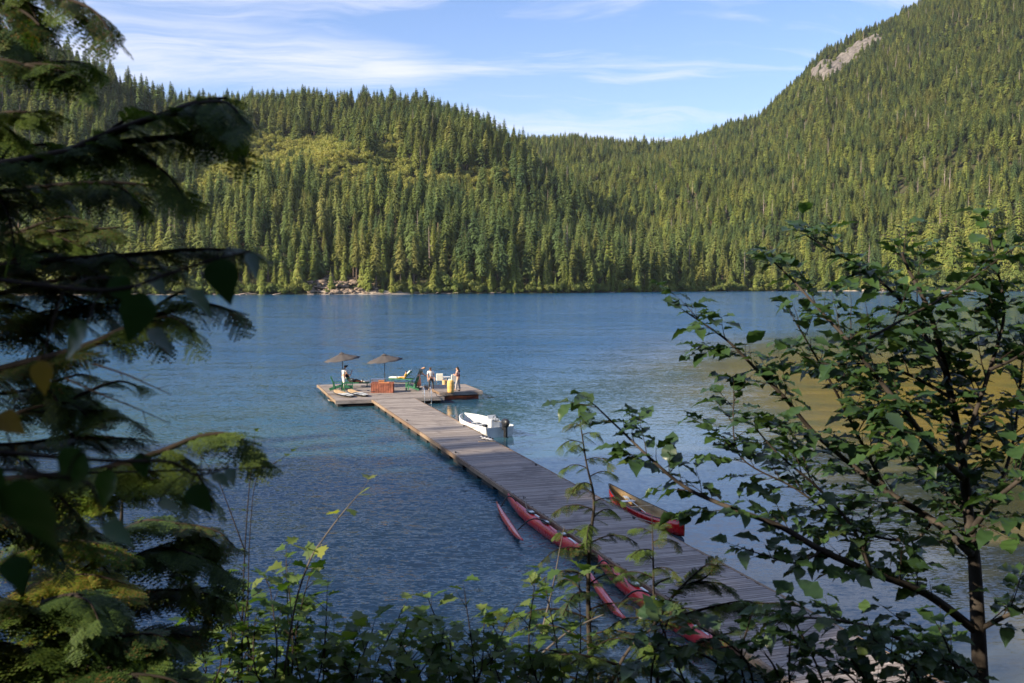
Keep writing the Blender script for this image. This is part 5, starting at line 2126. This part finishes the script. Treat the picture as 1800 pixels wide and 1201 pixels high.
def conifer_branch(name, parent, inv, L, r0, rg, mat, size=(.13, .2), step=.018, droop=.35, start=.0, fromlist=None, lat=1.0, bark=None):
    path = path_px(L) if fromlist is None else smooth_path(fromlist, 4)
    n = len(path)
    b = MB().tube([inv @ p for p in path], [r0 * (1 - .85 * k / (n - 1)) + .001 for k in range(n)], 6).build(name, bark or M_twig, parent, smooth=True)
    S = cum(path)
    s_ = S[-1] * start
    Ms, sd = [], 1
    while s_ < S[-1]:
        i = max(0, min(n - 2, next((k for k in range(n) if S[k] > s_), n - 1) - 1))
        p = path[i].lerp(path[i + 1], (s_ - S[i]) / max(1e-6, S[i + 1] - S[i]))
        tg = (path[i + 1] - path[i]).normalized()
        side = tg.cross(Vector((0, 0, 1)))
        side = side.normalized() if side.length > .1 else Vector((1, 0, 0))
        f_ = s_ / S[-1]
        d = (tg * rg.uniform(.45, .95) + side * sd * rg.uniform(.35, 1.0) * lat + Vector((0, 0, -droop * rg.uniform(.2, 1.6)))).normalized()
        upv = (Vector((0, 0, 1)) + Vector((rg.uniform(-.5, .5), rg.uniform(-.5, .5), 0))).normalized()
        Ms.append(leaf_matrix(p, d, upv, rg.uniform(*size) * (1 - .35 * f_)))
        sd = -sd
        s_ += step * rg.uniform(.6, 1.4)
    tg = (path[-1] - path[-3]).normalized()
    Ms.append(leaf_matrix(path[-1] - tg * .03, tg + Vector((0, 0, -.15)), Vector((0, 0, 1)), size[0] * .8))
    Vs, Fs, o_ = [], [], 0
    for k, t_ in enumerate(SPRAY):
        part = [inv @ M for M in Ms[k::3]]
        if part:
            v_, f__ = scatter_np(t_, part)
            Vs.append(v_)
            Fs.append(f__ + o_)
            o_ += len(v_)
    tag(obj('needles', mesh_np('needles', np.concatenate(Vs), np.concatenate(Fs), mat), b), kind='stuff')
    return len(Ms)


def hemlock(label, trunk, r0, branches, rg, mat=M_hem, name='hemlock_tree', **kw):
    org = at_y(*trunk[0])
    e = empty(name, org)
    tag(e, label, 'tree')
    inv = Matrix.Translation(-org)
    path = path_px(trunk)
    n = len(path)
    MB().tube([inv @ p for p in path], [r0 * (1 - .85 * k / (n - 1)) for k in range(n)], 8).build('trunk', M_alderbark, e, smooth=True)
    c = 0
    for b in branches:
        k2 = dict(kw)
        if isinstance(b[-1], dict):
            k2.update(b[-1])
            b = b[:-1]
        nsub = k2.pop('nsub', 3)
        rr_ = k2.pop('r', .007)
        c += conifer_branch('branch', e, inv, list(b), rr_, rg, mat, **k2)
        main = path_px(list(b))
        for q in range(nsub):
            i = max(2, int(len(main) * rg.uniform(.3, .68)))
            tg = (main[min(i + 2, len(main) - 1)] - main[i - 2]).normalized()
            d = (tg * .8 + Vector((rg.uniform(-.2, .5), rg.uniform(-.6, .6), rg.uniform(-.75, .35)))).normalized()
            L = rg.uniform(.10, .24)
            p = main[i]
            pts_ = [p, p + d * L * .4 + Vector((0, 0, .03 * L)), p + d * L * .75, p + d * L + Vector((0, 0, -.18 * L))]
            k3 = dict(k2)
            k3['size'] = (.05, .11)
            k3['step'] = .014
            c += conifer_branch('branch', e, inv, None, .004, rg, mat, fromlist=pts_, **k3)
    print('HEMLOCK', label[:30], c)
    return e


# large conifer whose boughs reach in from the left
hemlock('dark hemlock whose blurred boughs reach in from the left edge', [(-420, 1500, 2.3), (-380, 900, 2.4), (-350, 300, 2.5), (-330, -300, 2.6), (-300, -900, 2.7)], .09, [
    ((-340, -120, 2.5), (-150, -90, 2.3), (0, -50, 2.2), (80, -15, 2.15), (140, 25, 2.1), (185, 68, 2.1), dict(step=.022, size=(.09, .14), droop=.6)),
    ((-340, -60, 2.5), (-150, -40, 2.3), (-30, -10, 2.2), (40, 20, 2.15), (70, 45, 2.1), dict(step=.016, size=(.09, .14), droop=.7)),
    ((-345, 120, 2.5), (-150, 90, 2.3), (0, 105, 2.2), (60, 120, 2.2), (100, 128, 2.2), dict(size=(.09, .14), step=.012)),
    ((-350, 140, 2.5), (-150, 180, 2.4), (0, 200, 2.3), (80, 195, 2.3), dict(size=(.09, .13), step=.012)),
    ((-350, 330, 2.5), (-150, 310, 2.2), (0, 290, 2.0), (120, 268, 1.95), (220, 250, 1.95), (310, 240, 1.95), (370, 230, 1.95), (420, 262, 1.95), dict(step=.008, size=(.08, .14), r=.012)),
    ((120, 268, 1.95), (200, 232, 1.9), (290, 200, 1.9), (350, 178, 1.9), (400, 172, 1.9), dict(step=.020, size=(.06, .10), droop=.5, r=.008)),
    ((-350, 380, 2.4), (-100, 350, 2.2), (60, 330, 2.1), (180, 320, 2.1), (300, 330, 2.1), dict(step=.011, size=(.07, .12), droop=.6)),
    ((-350, 500, 2.4), (-100, 480, 2.2), (80, 460, 2.1), (220, 450, 2.05), (330, 440, 2.05), (430, 440, 2.05), dict(step=.007, size=(.07, .12), r=.011)),
    ((-350, 560, 2.4), (-100, 540, 2.2), (60, 500, 2.2), (200, 480, 2.2), (300, 470, 2.2), dict(step=.008, size=(.07, .12))),
    ((-350, 720, 2.4), (-120, 680, 2.2), (40, 640, 2.1), (150, 610, 2.0), (260, 560, 2.0), (350, 535, 2.0), (410, 548, 2.0), dict(step=.010, size=(.07, .12), r=.012, droop=.45)),
    ((-350, 620, 2.4), (-120, 600, 2.2), (30, 570, 2.2), (140, 540, 2.2), (230, 530, 2.2), dict(step=.008, size=(.07, .12))),
    ((-350, 780, 2.3), (-120, 745, 2.2), (20, 730, 2.1), (110, 722, 2.1), (190, 722, 2.1), dict(step=.008, size=(.07, .11), droop=.15)),
    ((-350, 860, 2.3), (-120, 850, 2.1), (60, 840, 2.0), (180, 825, 2.0), (280, 795, 2.0), (350, 768, 2.0), (410, 765, 2.0), (448, 800, 2.0), dict(step=.009, size=(.09, .14), r=.010, droop=.3)),
    ((-350, 660, 2.6), (-120, 700, 2.5), (20, 690, 2.5), (90, 680, 2.5), (150, 690, 2.5), dict(step=.012, size=(.08, .14), nsub=5)),
    ((-350, 420, 2.6), (-120, 420, 2.5), (30, 410, 2.5), (130, 405, 2.5), (210, 400, 2.5), dict(step=.013, size=(.08, .14), nsub=5)),
    ((-350, 800, 2.6), (-120, 850, 2.5), (20, 900, 2.5), (100, 930, 2.5), dict(step=.012, size=(.08, .14), nsub=5)),
    ((-350, 10, 2.6), (-120, 30, 2.5), (0, 60, 2.5), (60, 90, 2.5), dict(step=.013, size=(.08, .14), nsub=4)),
    ((-350, 240, 2.6), (-120, 250, 2.5), (20, 262, 2.5), (100, 280, 2.5), dict(step=.013, size=(.08, .14), nsub=5)),
    ((-350, 900, 2.3), (-120, 800, 2.2), (40, 780, 2.2), (160, 770, 2.2), (240, 772, 2.2), dict(step=.008, size=(.07, .12), droop=.2)),
], rg)
M_hemlit = foliage('sunlit_hemlock_needles', [(0.067, 0.123, 0.020), (0.112, 0.179, 0.025), (0.179, 0.235, 0.034), (0.224, 0.146, 0.039)], 0.55, 0.4, 0.3)  # lighter than the other hemlock needles: sunlight is put into the colour
hemlock('bright green young conifer low at the left below the dark boughs', [(-60, 1400, 3.1), (-30, 1100, 3.1), (-10, 900, 3.1), (-5, 800, 3.1)], .025, [
    ((-20, 900, 3.1), (60, 862, 3.0), (140, 850, 2.95), (230, 845, 2.95), (300, 842, 2.95), dict(size=(.09, .15))),
    ((-20, 930, 3.1), (60, 905, 3.0), (150, 880, 2.95), (250, 868, 2.95), dict(size=(.09, .15))),
    ((-20, 1000, 3.1), (60, 965, 3.0), (130, 950, 2.9), (190, 960, 2.9)),
    ((-25, 1080, 3.1), (60, 1030, 3.0), (150, 1010, 2.9), (230, 1030, 2.9)),
    ((-30, 1180, 3.1), (60, 1120, 3.0), (150, 1090, 2.9), (230, 1110, 2.9)),
], rg, mat=M_hemlit, name='young_conifer', step=.009, size=(.10, .17), droop=.25)
hemlock('tangled young conifer with reddish trunk at the lower left over the water', [(160, 1400, 3.4), (185, 1120, 3.4), (203, 1010, 3.4), (212, 930, 3.4), (215, 880, 3.4)], .022, [
    ((212, 935, 3.4), (260, 915, 3.3), (320, 925, 3.3), (370, 955, 3.3)),
    ((210, 960, 3.4), (150, 930, 3.3), (90, 935, 3.3), (40, 950, 3.3)),
    ((205, 1000, 3.4), (270, 965, 3.3), (340, 975, 3.2), (400, 1010, 3.2)),
    ((203, 1020, 3.4), (140, 1000, 3.3), (70, 1010, 3.3)),
    ((195, 1070, 3.4), (270, 1040, 3.3), (340, 1040, 3.3), (390, 1060, 3.3)),
    ((192, 1090, 3.4), (120, 1060, 3.3), (50, 1080, 3.3)),
    ((188, 1140, 3.4), (260, 1110, 3.3), (340, 1120, 3.2)),
    ((185, 1180, 3.4), (110, 1150, 3.3), (40, 1160, 3.3)),
    ((180, 1230, 3.4), (250, 1190, 3.3), (330, 1195, 3.2)),
    ((170, 1260, 3.4), (90, 1220, 3.3), (10, 1230, 3.3)),
], rg, name='young_conifer', step=.010, size=(.11, .18), droop=.3)
hemlock('dense dark conifer growth filling the bottom left corner', [(40, 1500, 2.7), (60, 1300, 2.7), (70, 1150, 2.7), (75, 1050, 2.7)], .022, [
    ((75, 1060, 2.7), (130, 1045, 2.6), (190, 1060, 2.6)), ((75, 1080, 2.7), (10, 1060, 2.6), (-50, 1080, 2.6)),
    ((70, 1130, 2.7), (140, 1110, 2.6), (230, 1130, 2.6), (290, 1160, 2.6)), ((70, 1150, 2.7), (0, 1130, 2.6), (-60, 1150, 2.6)),
    ((65, 1200, 2.7), (150, 1170, 2.6), (240, 1190, 2.5), (330, 1230, 2.5)), ((60, 1220, 2.7), (0, 1200, 2.6), (-70, 1220, 2.6)),
    ((60, 1260, 2.7), (150, 1230, 2.6), (250, 1240, 2.5)),
], rg, name='young_conifer', step=.008, size=(.12, .19), droop=.3)


def sapling(label, trunk, r0, rg, n_, l0, l1, mat, size=(.07, .12), **kw):
    """an open young hemlock: thin trunk, arching feathery branches"""
    org = at_y(*trunk[0])
    e = empty('conifer_sapling', org)
    tag(e, label, 'sapling')
    inv = Matrix.Translation(-org)
    path = path_px(trunk)
    n = len(path)
    MB().tube([inv @ p for p in path], [r0 * (1 - .88 * k / (n - 1)) for k in range(n)], 7).build('trunk', M_alderbark, e, smooth=True)
    S = cum(path)
    for q in range(n_):
        f_ = .10 + .88 * (q + .5) / n_
        s_ = S[-1] * f_
        i = max(0, min(n - 2, next((k for k in range(n) if S[k] > s_), n - 1) - 1))
        p = path[i].lerp(path[i + 1], (s_ - S[i]) / max(1e-6, S[i + 1] - S[i]))
        an = q * 2.4 + rg.uniform(-.4, .4)
        # mostly across the slope, as the light falls
        d = Vector((math.cos(an) * 1.25, math.sin(an) * .7, 0)).normalized()
        L = (l0 + (l1 - l0) * f_) * rg.uniform(.75, 1.2)
        pts_ = [p, p + d * L * .35 + Vector((0, 0, .12 * L)), p + d * L * .7 + Vector((0, 0, .10 * L)), p + d * L + Vector((0, 0, -.08 * L))]
        conifer_branch('branch', e, inv, None, .0055 * (1.2 - f_), rg, mat, fromlist=pts_, size=size, **kw)
    return e


sapling('open feathery conifer sapling with thin red-brown trunk in front of the walkway', [(1045, 1330, 4.6), (1038, 1180, 4.6), (1034, 1060, 4.6), (1036, 960, 4.6), (1044, 880, 4.6), (1030, 810, 4.6), (1014, 700, 4.6)], .016, rg, 38, .50, .06, M_hem, size=(.045, .085), step=.016, droop=.35, lat=.8)
sapling('smaller conifer sapling just right of the taller one, before the red canoes', [(1150, 1330, 4.3), (1155, 1200, 4.3), (1150, 1080, 4.3), (1148, 980, 4.3), (1146, 905, 4.3)], .011, rg, 24, .42, .08, M_hem, size=(.045, .085), step=.016, droop=.3, lat=.8)
hemlock('mossy leaning conifer limb crossing the bottom centre of the view', [(1040, 1330, 4.0), (1075, 1200, 4.0), (1120, 1125, 4.0), (1180, 1090, 4.0)], .012, [
    ((1180, 1090, 4.0), (1240, 1070, 3.9), (1300, 1062, 3.9), (1370, 1060, 3.9)),
    ((1120, 1125, 4.0), (1170, 1140, 3.9), (1230, 1130, 3.9), (1290, 1110, 3.9)),
    ((1090, 1170, 4.0), (1010, 1150, 3.9), (950, 1160, 3.9)),
    ((1150, 1100, 4.0), (1190, 1040, 3.9), (1240, 1015, 3.9), (1262, 990, 3.9)),
], rg, name='leaning_conifer', step=.016, size=(.08, .13), droop=.2)

# large leaves hanging close by on the left
def near_leaves(label, items, stem, mat, r=.0022):
    org = at_y(*stem[0])
    e = empty('hanging_vine', org)
    tag(e, label, 'vine')
    inv = Matrix.Translation(-org)
    path = path_px(stem)
    MB().tube([inv @ p for p in path], [r * 1.6 * (1 - .6 * k / (len(path) - 1)) for k in range(len(path))], 5).build('stem', M_twig, e, smooth=True)
    mes = [mesh_np('leaf', t_[0], t_[1], mat, smooth=True) for t_ in HEART]
    mes_o = [mesh_np('leaf', t_[0], t_[1], M_orangeleaf, smooth=True) for t_ in HEART]
    for k, (px, py, sz, an, dep, face) in enumerate(items):
        tip = Vector((math.cos(an), rg.uniform(-.25, .25), -math.sin(an))).normalized()
        c_ = at_y(px, py, dep)
        s = sz * .78 / F * dep
        upv = Vector((rg.uniform(-.3, .3), -face, 1.05 - face)).normalized()
        p = c_ - tip * s * .5
        o = bpy.data.objects.new('leaf', (mes_o if face < 0 else mes)[k % 2])
        o.matrix_local = inv @ leaf_matrix(p, tip, upv if face >= 0 else Vector((0, -.7, .5)), s)
        link(o, e)
        # a stalk from the stem to the leaf
        near = min(path, key=lambda q: (q - p).length)
        MB().tube([inv @ near, inv @ (near.lerp(p, .5) + Vector((0, 0, .006))), inv @ p], r * .5, 4).build('stalk', M_twig, e)


near_leaves('dark heart-shaped leaves hanging close in the middle of the left side', [
    (392, 497, 105, 1.45, 1.15, .85), (352, 530, 85, .75, 1.15, .3), (278, 500, 60, .55, 1.2, .2), (238, 560, 120, 1.9, 1.05, .8), (285, 597, 75, .6, 1.15, .3),
    (446, 468, 70, 1.15, 1.2, .25), (215, 510, 70, .9, 1.2, .7), (130, 600, 110, 2.3, 1.1, .6), (410, 440, 50, -.4, 1.2, .4), (75, 665, 80, 1.5, 1.1, -1)],
    [(-160, 470, 1.2), (60, 500, 1.15), (200, 510, 1.12), (300, 480, 1.15), (380, 455, 1.17), (440, 442, 1.2)], M_vine)
near_leaves('dark heart-shaped leaves dangling lower on the left over the water', [
    (352, 878, 75, .9, 1.3, .8), (390, 845, 55, .5, 1.3, .3), (408, 838, 45, 1.0, 1.35, .2), (185, 862, 95, 1.9, 1.2, .8), (300, 888, 60, .2, 1.3, .3), (250, 820, 60, 1.3, 1.25, .7), (20, 745, 70, .6, 1.2, -1)],
    [(-160, 780, 1.25), (60, 800, 1.2), (200, 810, 1.22), (300, 812, 1.28), (345, 835, 1.3), (400, 822, 1.33)], M_vine)
near_leaves('very large blurred dark leaves at the lower left edge', [
    (55, 915, 200, 1.5, .75, .85), (-20, 860, 150, 1.0, .75, .7), (120, 830, 120, 2.2, .8, .8), (210, 940, 90, .6, .9, .4), (30, 1010, 90, 1.2, .85, .6)],
    [(-160, 800, .8), (-40, 820, .77), (60, 830, .78), (160, 850, .82)], M_vine)
for k, (L, lb_) in enumerate((([(115, 665, 1.8), (170, 690, 1.8), (240, 718, 1.8), (300, 745, 1.8)], 'lower bare thin twig slanting over the water at left'),
                             ([(165, 640, 1.8), (220, 658, 1.8), (270, 680, 1.8), (302, 694, 1.8)], 'upper bare thin twig slanting over the water at left'),
                             ([(120, 832, 1.8), (280, 828, 1.8), (420, 824, 1.8), (520, 818, 1.8)], 'long bare horizontal twig crossing the two thin stems at left'))):
    p = path_px(L)
    e = empty('bare_twig', p[0])
    tag(e, lb_, 'twig')
    MB().tube([q - p[0] for q in p], [.0022 * (1 - .7 * i / (len(p) - 1)) for i in range(len(p))], 5).build('stem', M_twig, e)
    for q in range(3):
        a = p[int(len(p) * (.3 + .2 * q))] - p[0]
        MB().tube([a, a + Vector((rg.uniform(0, .03), 0, rg.uniform(-.04, .03)))], [.0010, .0004], 4).build('side_twig', M_twig, e)
